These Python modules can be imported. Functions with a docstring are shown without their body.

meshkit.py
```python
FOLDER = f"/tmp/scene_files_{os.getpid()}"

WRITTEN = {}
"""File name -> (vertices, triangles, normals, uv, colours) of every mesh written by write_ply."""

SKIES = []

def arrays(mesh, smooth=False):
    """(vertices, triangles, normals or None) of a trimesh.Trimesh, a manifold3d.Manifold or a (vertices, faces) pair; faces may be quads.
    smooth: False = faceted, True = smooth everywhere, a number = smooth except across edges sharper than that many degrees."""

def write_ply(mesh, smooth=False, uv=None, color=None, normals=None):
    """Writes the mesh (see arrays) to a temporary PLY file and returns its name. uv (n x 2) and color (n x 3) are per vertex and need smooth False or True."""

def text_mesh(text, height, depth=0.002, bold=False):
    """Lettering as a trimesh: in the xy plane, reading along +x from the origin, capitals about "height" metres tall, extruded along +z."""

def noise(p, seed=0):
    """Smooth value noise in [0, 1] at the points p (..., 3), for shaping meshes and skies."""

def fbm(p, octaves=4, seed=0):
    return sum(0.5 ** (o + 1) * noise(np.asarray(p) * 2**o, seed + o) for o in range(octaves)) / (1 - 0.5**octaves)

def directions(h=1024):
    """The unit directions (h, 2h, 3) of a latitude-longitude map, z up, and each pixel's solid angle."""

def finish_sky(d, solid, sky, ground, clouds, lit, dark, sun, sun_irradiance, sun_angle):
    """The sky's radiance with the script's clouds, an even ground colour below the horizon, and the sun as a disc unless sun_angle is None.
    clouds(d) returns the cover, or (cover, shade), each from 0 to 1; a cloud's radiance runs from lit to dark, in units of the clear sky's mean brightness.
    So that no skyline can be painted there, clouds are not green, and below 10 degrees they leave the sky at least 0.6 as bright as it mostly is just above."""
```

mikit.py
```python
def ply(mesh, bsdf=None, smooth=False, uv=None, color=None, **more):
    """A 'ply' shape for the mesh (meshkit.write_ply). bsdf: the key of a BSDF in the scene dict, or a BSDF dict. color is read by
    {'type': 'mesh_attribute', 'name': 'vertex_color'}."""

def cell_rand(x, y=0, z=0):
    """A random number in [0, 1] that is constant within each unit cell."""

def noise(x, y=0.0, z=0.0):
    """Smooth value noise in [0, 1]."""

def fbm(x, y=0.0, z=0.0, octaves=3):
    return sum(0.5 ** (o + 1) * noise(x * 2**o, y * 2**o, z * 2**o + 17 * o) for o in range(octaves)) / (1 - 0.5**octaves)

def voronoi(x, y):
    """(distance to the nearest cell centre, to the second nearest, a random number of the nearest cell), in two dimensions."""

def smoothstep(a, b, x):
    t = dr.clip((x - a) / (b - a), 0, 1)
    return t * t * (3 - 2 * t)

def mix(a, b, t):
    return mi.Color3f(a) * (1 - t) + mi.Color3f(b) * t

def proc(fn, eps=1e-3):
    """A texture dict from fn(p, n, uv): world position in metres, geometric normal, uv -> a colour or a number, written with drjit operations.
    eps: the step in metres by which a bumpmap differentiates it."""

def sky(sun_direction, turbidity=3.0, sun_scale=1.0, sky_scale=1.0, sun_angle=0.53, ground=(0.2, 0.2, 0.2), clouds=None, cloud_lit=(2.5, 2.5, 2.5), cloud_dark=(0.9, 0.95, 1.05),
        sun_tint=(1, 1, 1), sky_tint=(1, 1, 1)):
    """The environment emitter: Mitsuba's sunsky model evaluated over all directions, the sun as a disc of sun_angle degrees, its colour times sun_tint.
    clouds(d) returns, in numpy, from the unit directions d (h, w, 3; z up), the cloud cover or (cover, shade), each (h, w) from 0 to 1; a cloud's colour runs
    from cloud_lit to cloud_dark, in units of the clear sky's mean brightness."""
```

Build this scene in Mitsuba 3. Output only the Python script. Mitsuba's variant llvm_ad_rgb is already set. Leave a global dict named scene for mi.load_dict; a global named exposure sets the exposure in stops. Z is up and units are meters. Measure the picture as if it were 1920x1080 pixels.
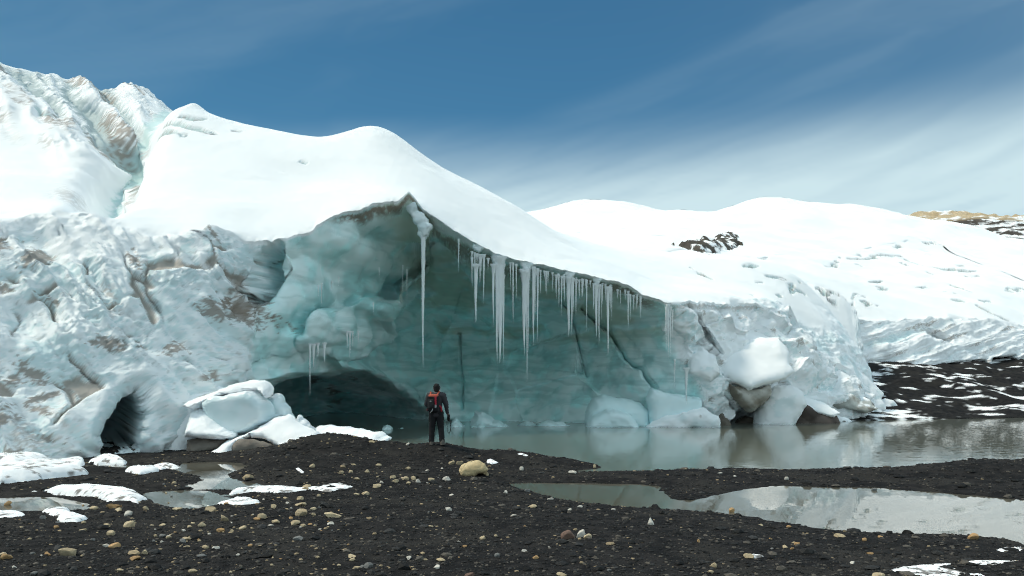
import math
import numpy as np
import trimesh, shapely
import shapely.geometry as sg
import mitsuba as mi
import drjit as dr
from scipy.interpolate import RBFInterpolator
from scipy.ndimage import gaussian_filter, map_coordinates, gaussian_filter1d
from scipy.spatial import cKDTree, Delaunay
import mikit, meshkit
from mikit import proc
T = mi.ScalarTransform4f
RNG = np.random.default_rng(7)

# ------------------------------------------------------------------ camera, sky, exposure
FX, HZ, CAMZ = 1663.0, 712.0, 2.3          # focal length and eye level in pixels of a 1920 wide picture, eye height over the water
scene, labels = {}, {}
scene['camera'] = {'type': 'perspective', 'fov': 60.0, 'fov_axis': 'x', 'near_clip': 0.1, 'far_clip': 3000.0,
                   'principal_point_offset_y': -(HZ - 540.0) / 1080.0,
                   'to_world': T().look_at(origin=[0, 0, CAMZ], target=[0, 10, CAMZ], up=[0, 0, 1])}
exposure = 1.68


def sstep(a, b, x):
    t = np.clip((x - a) / (b - a), 0, 1)
    return t * t * (3 - 2 * t)


def cirrus(d):
    x, y, z = d[..., 0], d[..., 1], d[..., 2]
    a = np.arctan2(x, y)
    p = np.stack([a * 2.4 - z * 1.5, z * 9.0 - a * 1.9, 0 * z], -1)
    w = np.stack([meshkit.fbm(p * 1.2 + 31, 4, 5), meshkit.fbm(p * 1.2 + 71, 4, 6), 0 * z], -1)
    n = meshkit.fbm(p * 1.3 + 1.9 * w, 6, 11)
    fine = meshkit.fbm(p * (4.0, 8.0, 1.0) + 4.0 * w, 5, 17)
    veil = sstep(0.36, 0.72, n) * (0.35 + 0.9 * fine)
    haze = sstep(0.285, 0.178, z + 0.05 * (n - 0.5) - 0.045 * x)                    # the pale bank of cloud low over the snow
    thick = 0.5 - 0.5 * (0.80 * y - 0.35 * x)                     # the veil thickens steadily to the right and on behind the camera
    return np.clip(0.08 * veil + 0.92 * haze * (0.75 + 0.5 * fine) + 0.88 * sstep(0.12, 0.75, thick) * (0.7 + 0.5 * n), 0, 1)


SUN = (-0.60, 0.02, 0.90)
scene['sky'] = mikit.sky(SUN, turbidity=3.0, sun_angle=14, sun_scale=0.56, sun_tint=(0.90, 0.99, 1.07), clouds=cirrus, cloud_lit=(3.5, 4.5, 4.8), cloud_dark=(0.9, 0.95, 1.05),
                         sky_tint=(0.31, 0.60, 0.63), ground=(0.25, 0.26, 0.27))


# ------------------------------------------------------------------ helpers
def P(px, py, Y):
    """the point seen at (px, py) of the photograph, Y metres in front of the camera"""
    return np.array([(px - 960.0) / FX * Y, Y, CAMZ + (HZ - py) / FX * Y])


def G(px, py, z=0.0):
    """the point of the level z seen at (px, py)"""
    Y = (CAMZ - z) * FX / (py - HZ)
    return np.array([(px - 960.0) / FX * Y, Y, z])


def fb(p, s, o=4, seed=0):
    return meshkit.fbm(np.asarray(p) * np.asarray(s), o, seed)


def ridged(p, s, o=4, seed=0):
    p = np.asarray(p) * np.asarray(s)
    out, a = 0, 1.0
    for k in range(o):
        out = out + a * (1 - np.abs(2 * meshkit.noise(p * 2 ** k, seed + k) - 1))
        a *= 0.5
    return out / (2 - 0.5 ** (o - 1))


def cells(p, size, seed=0, pad=1.5):
    """Worley cells: (nearest, second nearest distance, id) in units of the cell size"""
    q = np.asarray(p) / size
    lo, hi = np.floor(q.min(0)) - 1, np.ceil(q.max(0)) + 1
    n = (hi - lo).astype(int) + 1
    g = np.stack(np.meshgrid(*[np.arange(k) for k in n], indexing='ij'), -1).reshape(-1, q.shape[1]) + lo
    g = g + np.random.default_rng(seed).random(g.shape)
    d, i = cKDTree(g).query(q, k=2)
    return d[:, 0], d[:, 1], i[:, 0]


def seg(x, z, poly):
    """distance to a polyline, the side (positive = left of its direction) and the parameter along it 0..1"""
    best, side, par = np.full(x.shape, 1e9), np.zeros(x.shape), np.zeros(x.shape)
    poly = np.asarray(poly, float)
    L = np.r_[0, np.cumsum(np.linalg.norm(np.diff(poly, axis=0), axis=1))]
    for k in range(len(poly) - 1):
        a, b = poly[k], poly[k + 1]
        e = b - a
        t = np.clip(((x - a[0]) * e[0] + (z - a[1]) * e[1]) / (e @ e), 0, 1)
        dx, dz = x - a[0] - t * e[0], z - a[1] - t * e[1]
        d = np.hypot(dx, dz)
        m = d < best
        best = np.where(m, d, best)
        side = np.where(m, np.sign(e[0] * dz - e[1] * dx), side)
        par = np.where(m, (L[k] + t * (L[k + 1] - L[k])) / L[-1], par)
    return best, side, par


def sdpoly(x, y, poly):
    """signed distance to a closed polygon, negative inside"""
    poly = np.asarray(poly, float)
    d = seg(x, y, np.vstack([poly, poly[:1]]))[0]
    ins = shapely.contains_xy(sg.Polygon(poly).buffer(0), x, y)
    return np.where(ins, -d, d)


def xz(pts, Y=None):
    return np.array([P(*(p if len(p) == 3 else (*p, Y)))[[0, 2]] for p in pts])


def mixc(a, b, t):
    t = np.clip(t, 0, 1)[..., None]
    return np.asarray(a) * (1 - t) + np.asarray(b) * t


def vnormals(v, f):
    n, fn = np.zeros_like(v), np.cross(v[f[:, 1]] - v[f[:, 0]], v[f[:, 2]] - v[f[:, 0]])
    for k in range(3):
        np.add.at(n, f[:, k], fn)
    return n / np.maximum(np.linalg.norm(n, axis=1, keepdims=True), 1e-12)


def quads(nr, nc, flip=False):
    i, j = np.meshgrid(np.arange(nr - 1), np.arange(nc - 1), indexing='ij')
    a, b, c, d = i * nc + j, i * nc + j + 1, (i + 1) * nc + j + 1, (i + 1) * nc + j
    q = np.stack([a, b, c, d], -1).reshape(-1, 4)
    f = np.vstack([q[:, [0, 1, 2]], q[:, [0, 2, 3]]])
    return f[:, ::-1] if flip else f


def put(key, v, f, bsdf, color=None, n=None, smooth=True):
    """one entry of the scene from arrays with their own normals"""
    if n is None:
        n = vnormals(v, f)
    path = meshkit.write_ply((v, f), False, None, color, normals=n)
    scene[key] = {'type': 'ply', 'filename': path, 'face_normals': False, 'bsdf': {'type': 'ref', 'id': bsdf}}


def sub(v, f, n, c, keep):
    """the faces KEEP of a mesh, with its normals and colours"""
    f = f[keep]
    u, inv = np.unique(f.ravel(), return_inverse=True)
    return v[u], inv.reshape(-1, 3), c[u], n[u]


def tag(key, label=None, cat=None, group=None, kind=None):
    labels[key] = {k: x for k, x in (('label', label), ('category', cat), ('group', group), ('kind', kind)) if x}


COUNT = {}


def numbered(name):
    k = COUNT.get(name, 0)
    COUNT[name] = k + 1
    return name if k == 0 else f'{name}_{k:03d}'


# ------------------------------------------------------------------ materials
VC = {'type': 'mesh_attribute', 'name': 'vertex_color'}


def bumped(b, fn, scale=1.0, eps=0.004):
    return {'type': 'twosided', 'b': {'type': 'bumpmap', 'arbitrary': proc(fn, eps), 'scale': scale, 'b': b}}


def crust(p, n, uv):
    return 0.022 * mikit.fbm(p.x * 9, p.y * 9, p.z * 9, 4) + 0.014 * mikit.noise(p.x * 38, p.y * 38, p.z * 38)


def scallop(p, n, uv):
    return 0.040 * mikit.fbm(p.x * 3.1, p.y * 3.1, p.z * 6.0, 4) + 0.012 * mikit.noise(p.x * 13, p.y * 13, p.z * 24)


def snow_grain(p, n, uv):
    return 0.03 * mikit.fbm(p.x * 2.2, p.y * 2.2, p.z * 2.2, 5) + 0.10 * mikit.fbm(p.x * 0.5 + p.y * 0.2, p.y * 0.9, p.z * 0.6, 3)


def gravel_grain(p, n, uv):
    return 0.012 * mikit.fbm(p.x * 45, p.y * 45, p.z * 45, 3) + 0.01 * mikit.noise(p.x * 21, p.y * 21, p.z * 21)


def ripple(p, n, uv):
    return 0.0035 * mikit.fbm(p.x * 1.1 + 3, p.y * 3.0, 0, 3) + 0.0012 * mikit.noise(p.x * 5, p.y * 11, 0.0)


def still(p, n, uv):
    return 0.0005 * mikit.fbm(p.x * 2.0, p.y * 3.0, 0, 3)


scene['mat_snow'] = bumped({'type': 'principled', 'base_color': VC, 'roughness': 0.65, 'specular': 0.3}, snow_grain)
scene['mat_wall'] = bumped({'type': 'principled', 'base_color': VC, 'roughness': 0.5, 'specular': 0.4}, crust)
scene['mat_cave'] = bumped({'type': 'principled', 'base_color': VC, 'roughness': 0.2, 'specular': 0.5}, scallop)
scene['mat_gravel'] = bumped({'type': 'principled', 'base_color': VC, 'roughness': 0.8, 'specular': 0.15}, gravel_grain)
scene['mat_rock'] = bumped({'type': 'principled', 'base_color': VC, 'roughness': 0.75, 'specular': 0.3}, gravel_grain, 0.4)
scene['mat_lake'] = bumped({'type': 'plastic', 'diffuse_reflectance': {'type': 'rgb', 'value': (0.165, 0.18, 0.15)}, 'int_ior': 1.333}, ripple, 1.0, 0.01)
scene['mat_pool'] = bumped({'type': 'plastic', 'diffuse_reflectance': {'type': 'rgb', 'value': (0.125, 0.118, 0.092)}, 'int_ior': 1.333}, still, 1.0, 0.01)

# ------------------------------------------------------------------ the glacier: one front sheet (walls, cave) and one top sheet (snow) that share the lip
LIP = [(-900, 380, 27), (-300, 400, 28), (0, 412, 29.3), (50, 408, 30), (110, 398, 30.6), (165, 402, 31), (215, 420, 31.3), (270, 436, 31.6), (330, 436, 32), (390, 416, 32.6), (430, 432, 33),
       (470, 452, 33.4), (512, 452, 33.9), (545, 440, 34.6), (590, 424, 35.4), (625, 404, 36), (680, 384, 36.9), (710, 374, 37.4), (745, 373, 37.9), (767, 361, 38.2), (800, 394, 38.4),
       (850, 432, 38.8), (895, 458, 39.2), (930, 476, 39.5), (985, 489, 40), (1050, 504, 40.5), (1110, 519, 40.9), (1160, 527, 41.2), (1205, 550, 41.6), (1250, 566, 41.9),
       (1290, 566, 43.6), (1340, 571, 46.0), (1400, 568, 48.2), (1450, 577, 49.4), (1482, 573, 50.4), (1502, 618, 50.4), (1532, 664, 50.4), (1590, 692, 52), (1645, 738, 54),
       (1628, 716, 60), (1604, 640, 66.5), (1598, 596, 69), (1650, 602, 70.5), (1700, 600, 72), (1760, 596, 74), (1850, 597, 76), (1925, 612, 78), (2050, 620, 82), (2400, 640, 90)]
LIPW = np.array([P(*p) for p in LIP])
xs = np.concatenate([np.arange(-44, -31, 0.5), np.arange(-31, -19, 0.09), np.arange(-19, 23.2, 0.05), np.arange(23.2, 56, 0.11)])
yl, zl = np.interp(xs, LIPW[:, 0], LIPW[:, 1]), np.interp(xs, LIPW[:, 0], LIPW[:, 2])
q = np.stack([xs, 0 * xs, 0 * xs], -1)
onroof = sstep(-9.5, -8.5, xs) * (1 - sstep(9, 10, xs))
zl = zl + (fb(q, 1.1, 5, 3) - 0.5) * (0.55 - 0.42 * sstep(-4, -3, xs) * (1 - sstep(8, 9, xs))) + (fb(q, 5.0, 3, 4) - 0.5) * 0.10
yl = gaussian_filter1d(yl, 4) + (fb(q, 0.9, 4, 8) - 0.5) * 0.6

WALL = [  # depth of the front sheet: left wall, arch face, cave, right pile, far tongue
    (-900, 880, 21), (-900, 600, 24.5), (-300, 875, 22.3), (-300, 600, 25.5),
    (0, 870, 23.6), (100, 865, 24.3), (180, 850, 25.6), (270, 845, 26.4), (340, 830, 27.6), (400, 740, 29.6), (470, 725, 31.5), (480, 800, 31.5), (400, 850, 29.0),
    (0, 600, 26.6), (100, 600, 27.6), (200, 600, 28.2), (300, 600, 29.2), (400, 600, 30.6), (450, 640, 31.4), (480, 570, 32.6), (60, 500, 28.6), (200, 500, 29.8), (330, 510, 30.8), (420, 500, 32.0),
    (100, 740, 25.6), (200, 720, 26.8), (300, 720, 28.0), (0, 740, 24.7), (30, 660, 25.8),
    # arch face
    (520, 470, 34.0), (620, 425, 36.1), (700, 392, 37.4), (760, 385, 38.2), (505, 560, 33.6), (490, 660, 32.9), (492, 730, 33.0), (560, 540, 35.2), (650, 470, 37.2), (740, 425, 39.3), (800, 440, 40.6),
    (560, 600, 35.2), (530, 660, 34.4), (620, 520, 37.2), (700, 480, 39.2), (600, 600, 35.9), (590, 650, 36.2), (650, 600, 37.4), (700, 570, 38.8), (735, 545, 39.8), (740, 520, 40.4), (560, 700, 35.8),
    (525, 735, 35.0), (620, 680, 37.0), (660, 630, 38.2), (710, 590, 39.2), (500, 790, 34.2), (800, 470, 42.5),
    # behind the arch face
    (640, 695, 42.5), (690, 660, 43.5), (730, 620, 47.5), (765, 575, 49.8), (770, 540, 48.6), (800, 500, 48.2), (850, 470, 45.4), (820, 600, 54.5), (790, 650, 53.6), (760, 700, 50.0), (860, 640, 56.0),
    (820, 720, 49.0), (790, 770, 47.4), (745, 790, 48.0), (700, 760, 50), (680, 800, 52), 
    # roof from the right lip inwards
    (860, 455, 40.2), (900, 490, 41.2), (930, 490, 40.1), (1000, 508, 40.8), (1100, 532, 41.3), (1180, 552, 41.8), (940, 540, 48.2), (1040, 550, 46.6), (1120, 565, 44.8), (880, 530, 50.0),
    (900, 600, 55.5), (1000, 610, 53.4), (1100, 620, 49.4), (1190, 600, 45.4), (960, 700, 52.4), (1060, 690, 50.0), (1160, 690, 46.8), (1230, 640, 44.2), (1240, 700, 44.8), (1290, 730, 44.6),
    (900, 740, 51.0), (1000, 780, 48.6), (1100, 780, 47.0), (1200, 780, 45.6), (1290, 790, 45.3), (900, 800, 48.6), (1000, 802, 47.8), (1180, 802, 46.6), (1262, 600, 43.3),
    # right pile
    (1275, 580, 42.4), (1290, 640, 43.2), (1310, 690, 43.9), (1330, 740, 44.4), (1345, 790, 45.2), (1400, 610, 47.6), (1350, 640, 45.2), (1400, 700, 46.2), (1420, 795, 46.8), (1480, 590, 50.0), (1500, 650, 48.8),
    (1500, 720, 48), (1520, 790, 48.6), (1560, 690, 50.4), (1600, 730, 51), (1640, 760, 54), (1640, 800, 53), (1460, 660, 47.8),
    (1612, 740, 61), (1596, 640, 67.6), (1598, 700, 67), (1650, 640, 69), (1700, 650, 69.5), (1700, 700, 68.5), (1760, 650, 71), (1800, 640, 73), (1800, 700, 70), (1900, 650, 75), (1900, 700, 73), (2050, 700, 77), (2400, 700, 84)]
ctl = np.array([P(*p) for p in WALL] + [p for p in LIPW] + [p + [0, 0.1, 0.8] for p in LIPW])
rbf = RBFInterpolator(ctl[:, [0, 2]], ctl[:, 1], kernel='linear', smoothing=0.0)
gx, gz = np.arange(-46, 58, 0.2), np.arange(-1, 13, 0.1)
GXX, GZZ = np.meshgrid(gx, gz, indexing='ij')
WG = gaussian_filter(rbf(np.stack([GXX.ravel(), GZZ.ravel()], -1)).reshape(GXX.shape), (1.2, 2.4))


def W0(x, z):
    return map_coordinates(WG, [(x - gx[0]) / 0.2, (z - gz[0]) / 0.1], order=1, mode='nearest')


NR = 215
t = np.linspace(0, 1, NR)[:, None]
zb = -0.45
X = np.broadcast_to(xs, (NR, len(xs))).copy()
Z = zb + (zl - zb) * t
Yw = W0(X, Z) + (yl - W0(xs, zl)) * np.exp(-(zl - Z) / 0.45)
x_, z_ = X.ravel(), Z.ravel()
depth = np.zeros(x_.shape)
# groove above the bulge of the arch face, and the bulge
d, s, u = seg(x_, z_, xz([(564, 622, 35.4), (572, 598, 35.8), (592, 574, 36.3), (622, 566, 36.8), (655, 545, 37.8), (700, 520, 39.0), (745, 490, 40.6), (790, 470, 42)]))
depth += 1.7 * np.exp(-(d / (0.20 - 0.08 * u)) ** 2) * (1 - 0.35 * u) + np.where(s < 0, -0.9, 0) * np.exp(-d / 0.8) * (1 - np.exp(-d / 0.14))
# the free edge of the inner shell, the deep cave behind it
EDGE = xz([(800, 455, 41.6), (770, 492, 41.4), (744, 524, 40.6), (742, 560, 40.4), (722, 588, 39.6), (690, 626, 38.6), (652, 664, 37.9), (620, 690, 37.2), (575, 708, 36.6), (536, 740, 36)])
d, s, u = seg(x_, z_, EDGE)
edged, edges, edgeu = d, s, u
depth += np.where(s > 0, 4.2 * np.sin(np.pi * np.clip(0.1 + 0.9 * u, 0, 1)) ** 0.5, 0) * np.exp(-d / 2.2) * np.minimum(d / 0.10, 1) - np.where(s < 0, 0.35, 0) * np.exp(-d / 0.35) * (u > 0) * (u < 1)
# ledge under the bulge
d, s, u = seg(x_, z_, xz([(545, 668, 35.4), (580, 650, 36.0), (612, 642, 36.4), (640, 624, 37.2), (685, 624, 38.4)]))
depth += np.where(s < 0, 0.55, -0.05) * np.exp(-d / 0.55) * np.minimum(d / 0.06, 1)
# big slab steps of the back wall: (polyline, step, reach)
for pl, st, reach in [
    ([(836, 566, 46), (818, 600, 46), (806, 640, 46), (796, 690, 45.5)], -0.9, 1.6),
    ([(1010, 640, 46.5), (960, 655, 46.5), (945, 690, 46.8), (968, 730, 46.6), (980, 780, 46.4)], 0.8, 1.7),
    ([(862, 640, 47), (905, 640, 46.8), (930, 700, 46.8), (915, 790, 46.5)], 0.55, 1.2),
    ([(1095, 640, 46), (1090, 700, 46), (1130, 740, 46), (1135, 790, 46)], 0.5, 1.1),
    ([(700, 640, 44), (760, 690, 45), (800, 705, 45.5), (850, 760, 46), (870, 800, 46)], 0.6, 1.2)]:
    d, s, u = seg(x_, z_, xz(pl))
    depth += s * st * 0.5 * np.exp(-d / reach) * np.minimum(d / 0.07, 1) * np.sin(np.pi * np.clip(u, 0.06, 0.94)) ** 0.4
# cracks
CRACKS = [([(1090, 578, 46.5), (1110, 596, 47.5), (1142, 620, 47.2), (1160, 645, 46.8), (1174, 672, 46.5), (1190, 688, 46.2), (1202, 690, 46), (1210, 708, 45.9), (1226, 728, 45.7)], 1.3, 0.07),
          ([(1052, 565, 46.6), (1066, 590, 49.5), (1078, 620, 50.5), (1090, 660, 50), (1101, 706, 49)], 0.9, 0.055),
          ([(863, 626, 55), (865, 690, 53), (869, 720, 51), (867, 768, 49.5)], 0.9, 0.05),
          ([(1300, 566, 42.3), (1318, 592, 42.7), (1342, 622, 43.1), (1356, 642, 43.3), (1368, 660, 43.7)], 0.6, 0.07),
          ([(972, 735, 46.7), (1030, 718, 46.6), (1100, 700, 46.2)], 0.35, 0.05),
          ([(1361, 742, 44.5), (1375, 757, 45.0), (1385, 772, 45.4)], 0.6, 0.06)]
crackd = np.full(x_.shape, 9.0)
for pl, a, w in CRACKS:
    d, s, u = seg(x_, z_, xz(pl))
    wob = (fb(np.stack([x_, z_, 0 * x_], -1), 4.0, 2, 21) - 0.5) * 0.05
    dd = np.abs(d + wob)
    crackd = np.minimum(crackd, dd / w)
    depth += a * np.exp(-(dd / w) ** 2)
# the slit above the dirt patch, the small tunnel at the left, the dark hollow below the arch face
SLIT = xz([(513, 458, 33.8), (508, 480, 33.7), (502, 510, 33.5), (494, 540, 33.2), (482, 556, 32.8), (462, 558, 32.4)])
d, s, u = seg(x_, z_, SLIT)
depth += 2.6 * (1 - sstep(0.08, 0.30, d - 0.10 * np.sin(np.pi * u)))
HOLE = xz([(206, 850), (206, 800), (207, 772), (214, 742), (220, 734), (228, 737), (242, 762), (254, 784), (256, 850)], 26.2)
holed = sdpoly(x_, z_, HOLE) + (fb(np.stack([x_, z_, 0 * x_], -1), 3.0, 3, 77) - 0.5) * 0.15
depth += 17.0 * (1 - sstep(-0.16, 0.05, holed))
TUN = xz([(640, 690), (600, 702), (566, 718), (530, 745), (500, 800), (500, 830), (880, 830), (850, 796), (790, 768), (730, 728), (682, 704)], 44)
TUN[:6] = xz([(640, 700, 42), (604, 704, 40), (570, 716, 39), (538, 740, 38), (525, 770, 38), (500, 830, 38)])
tund = sdpoly(x_, z_, TUN) + 0.9 * (fb(np.stack([x_, z_, 0 * x_], -1), 0.8, 4, 78) - 0.5)
tunw = 0.7 + 2.3 * sstep(-9.2, -6.0, x_)
tunm = 1 - sstep(-tunw, 0.1, tund)
depth += 20.0 * tunm
# low hollows under the far tongue
for pl, a in [([(1602, 682), (1634, 684), (1634, 712), (1602, 712)], 8.0), ([(1374, 805), (1382, 774), (1398, 766), (1422, 752), (1432, 805)], 4.0), ([(1865, 672), (1925, 664), (1925, 690), (1865, 690)], 6.0), ([(1722, 632), (1733, 618), (1760, 620), (1784, 634), (1780, 643), (1725, 640)], 1.6), ([(1700, 690), (1800, 676), (1850, 674), (1850, 700), (1700, 700)], 2.0)]:
    dd = sdpoly(x_, z_, xz(pl, 46 if pl[0][0] < 1400 else 68 if pl[0][0] < 1650 else 73))
    depth += a * (1 - sstep(-0.35, 0.1, dd))
hollow = np.maximum(1 - sstep(-0.16, 0.05, holed), 0)
taper = 1 - np.exp(-np.maximum((zl - Z).ravel(), 0) / 0.25)
Yw = Yw.ravel() + depth * taper
# hollows widen inwards behind their mouths
inn = tunm ** 1.5
cx, cz = TUN[:, 0].mean(), 0.3
FV = np.stack([x_ + inn * (x_ - cx) * 0.5 - inn * 5.6, Yw, z_ + inn * np.maximum(z_ - cz, 0) * 0.8], -1)
under_ = (edges > 0) * np.minimum(edged / 0.12, 1) * np.exp(-edged / 1.3) * np.sin(np.pi * np.clip(0.08 + 0.9 * edgeu, 0, 1)) * (tund > 0.2)
FV[:, 0] -= 1.1 * under_
FV[:, 2] += 0.7 * under_
cx = HOLE[:, 0].mean()
FV[:, 0] += hollow * ((x_ - cx) * 1.3 - 9.3)
FV[:, 2] += hollow * np.maximum(z_, 0) * 0.5
FF = quads(NR, len(xs))

# zones of the front sheet
CAVE = xz([(514, 440, 33.9), (498, 520, 33.4), (490, 600, 33.2), (478, 690, 32.9), (486, 740, 33), (500, 850, 34), (1215, 850, 46), (1240, 790, 45.5), (1318, 742, 44.2), (1300, 705, 43.8), (1264, 665, 43.3), (1250, 615, 43), (1268, 578, 42.2), (1230, 540, 41.9), (1000, 400, 40), (765, 250, 38)])
cved = sdpoly(x_, z_, CAVE) + (fb(FV, 1.2, 3, 41) - 0.5) * 0.5
cave = 1 - sstep(-0.25, 0.25, cved)
ARCHL = xz([(765, 340, 38.2), (790, 410, 39.5), (800, 470, 42), (740, 560, 40.3), (640, 680, 37.6), (540, 745, 36), (470, 850, 34), (440, 850, 33), (440, 400, 33.5)])
arch = (1 - sstep(-0.2, 0.35, sdpoly(x_, z_, ARCHL))) * cave
left = (1 - cave) * (1 - sstep(-6, -4, x_))
pile = (1 - cave) * sstep(5, 7, x_) * (1 - sstep(23, 25, x_))
tong = sstep(24, 26, x_)


def rot(p, deg):
    c, s = math.cos(math.radians(deg)), math.sin(math.radians(deg))
    return np.stack([p[:, 0] * c + p[:, 2] * s, p[:, 1], -p[:, 0] * s + p[:, 2] * c], -1)   # first axis runs along the direction DEG in the x-z plane


n = vnormals(FV, FF)
warp = np.stack([fb(FV, 0.5, 3, 1), fb(FV, 0.5, 3, 2), fb(FV, 0.5, 3, 3)], -1) - 0.5
lw = rot(FV + 0.8 * warp, -52)
flute = ridged(lw, (0.10, 0.12, 0.62), 4, 5)
lump = fb(FV, 0.55, 4, 12)
pit = fb(FV, 2.6, 4, 14)
f1, f2, cid = cells(FV * [1, 0.8, 1.15] + 0.9 * warp, 1.6, 3)
g1, g2, cid2 = cells(FV * [1, 0.8, 1.2] + 0.5 * warp, 0.5, 4)
fl2 = ridged(rot(FV + 0.5 * warp, -46), (0.30, 0.3, 2.6), 3, 7)
crusty = ridged(FV + 0.2 * warp, 4.6, 4, 9)
rm1, rm2 = sstep(0.40, 0.62, fb(FV, 0.42, 3, 23)), sstep(0.42, 0.60, fb(FV, 0.55, 3, 24))
q1, q2, _ = cells(np.stack([lw[:, 0] * 0.28, lw[:, 1] * 0.2, lw[:, 2] * 1.0], -1) + 0.5 * warp, 1.1, 26)
fissure = np.exp(-((q2 - q1) / 0.05) ** 2) * sstep(0.45, 0.6, fb(FV, 0.7, 3, 27))
disp = left * (0.60 * (lump - 0.5) + 1.25 * (flute - 0.6) + (0.15 + 0.45 * rm1) * (fl2 - 0.6) + 0.10 * (pit - 0.5) + (0.05 + 0.20 * rm2) * (crusty - 0.6) - 0.22 * fissure)
disp += cave * ((f1 ** 2 - 0.25) * -0.62 * (0.45 + 0.55 * arch) - 0.07 * (g1 ** 2 - 0.25) + 0.25 * (lump - 0.5))
lay = fb(np.stack([FV[:, 0] * 0.10, FV[:, 1] * 0.1, FV[:, 2] + 0.55 * warp[:, 2]], -1), (1, 1, 3.0), 4, 61)
disp += cave * (1 - arch) * 0.12 * (lay - 0.5)
h1, h2, _ = cells(FV + 0.5 * warp, 0.95, 13)
k1, k2, kid = cells(FV * [1, 0.7, 1.3] + 0.9 * warp, 1.7, 14)
blocky = np.random.default_rng(15).random(kid.max() + 1)[kid]
disp += pile * (1.5 * (fb(FV, 0.32, 3, 28) - 0.5) + 0.8 * (lump - 0.5) + 0.95 * (blocky - 0.5) * sstep(0.02, 0.10, k2 - k1) - 0.35 * (h1 - 0.45) + 0.30 * (pit - 0.5) + 0.26 * (ridged(FV + 0.3 * warp, 1.7, 5, 19) - 0.6))
tl = rot(FV + 0.8 * warp, 14)
tlay = ridged(tl, (0.10, 0.1, 1.5), 3, 25)
disp += tong * (0.9 * (lump - 0.5) + 0.55 * (tlay - 0.6) + 0.2 * (pit - 0.5))
disp *= taper * (1 - 0.8 * np.exp(-(crackd / 2) ** 2)) * (0.3 + 0.7 * sstep(0.0, 0.3, np.abs(holed))) * (0.25 + 0.75 * sstep(0.0, 0.4, np.abs(tund)))
FV = FV + n * disp[:, None]

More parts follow.
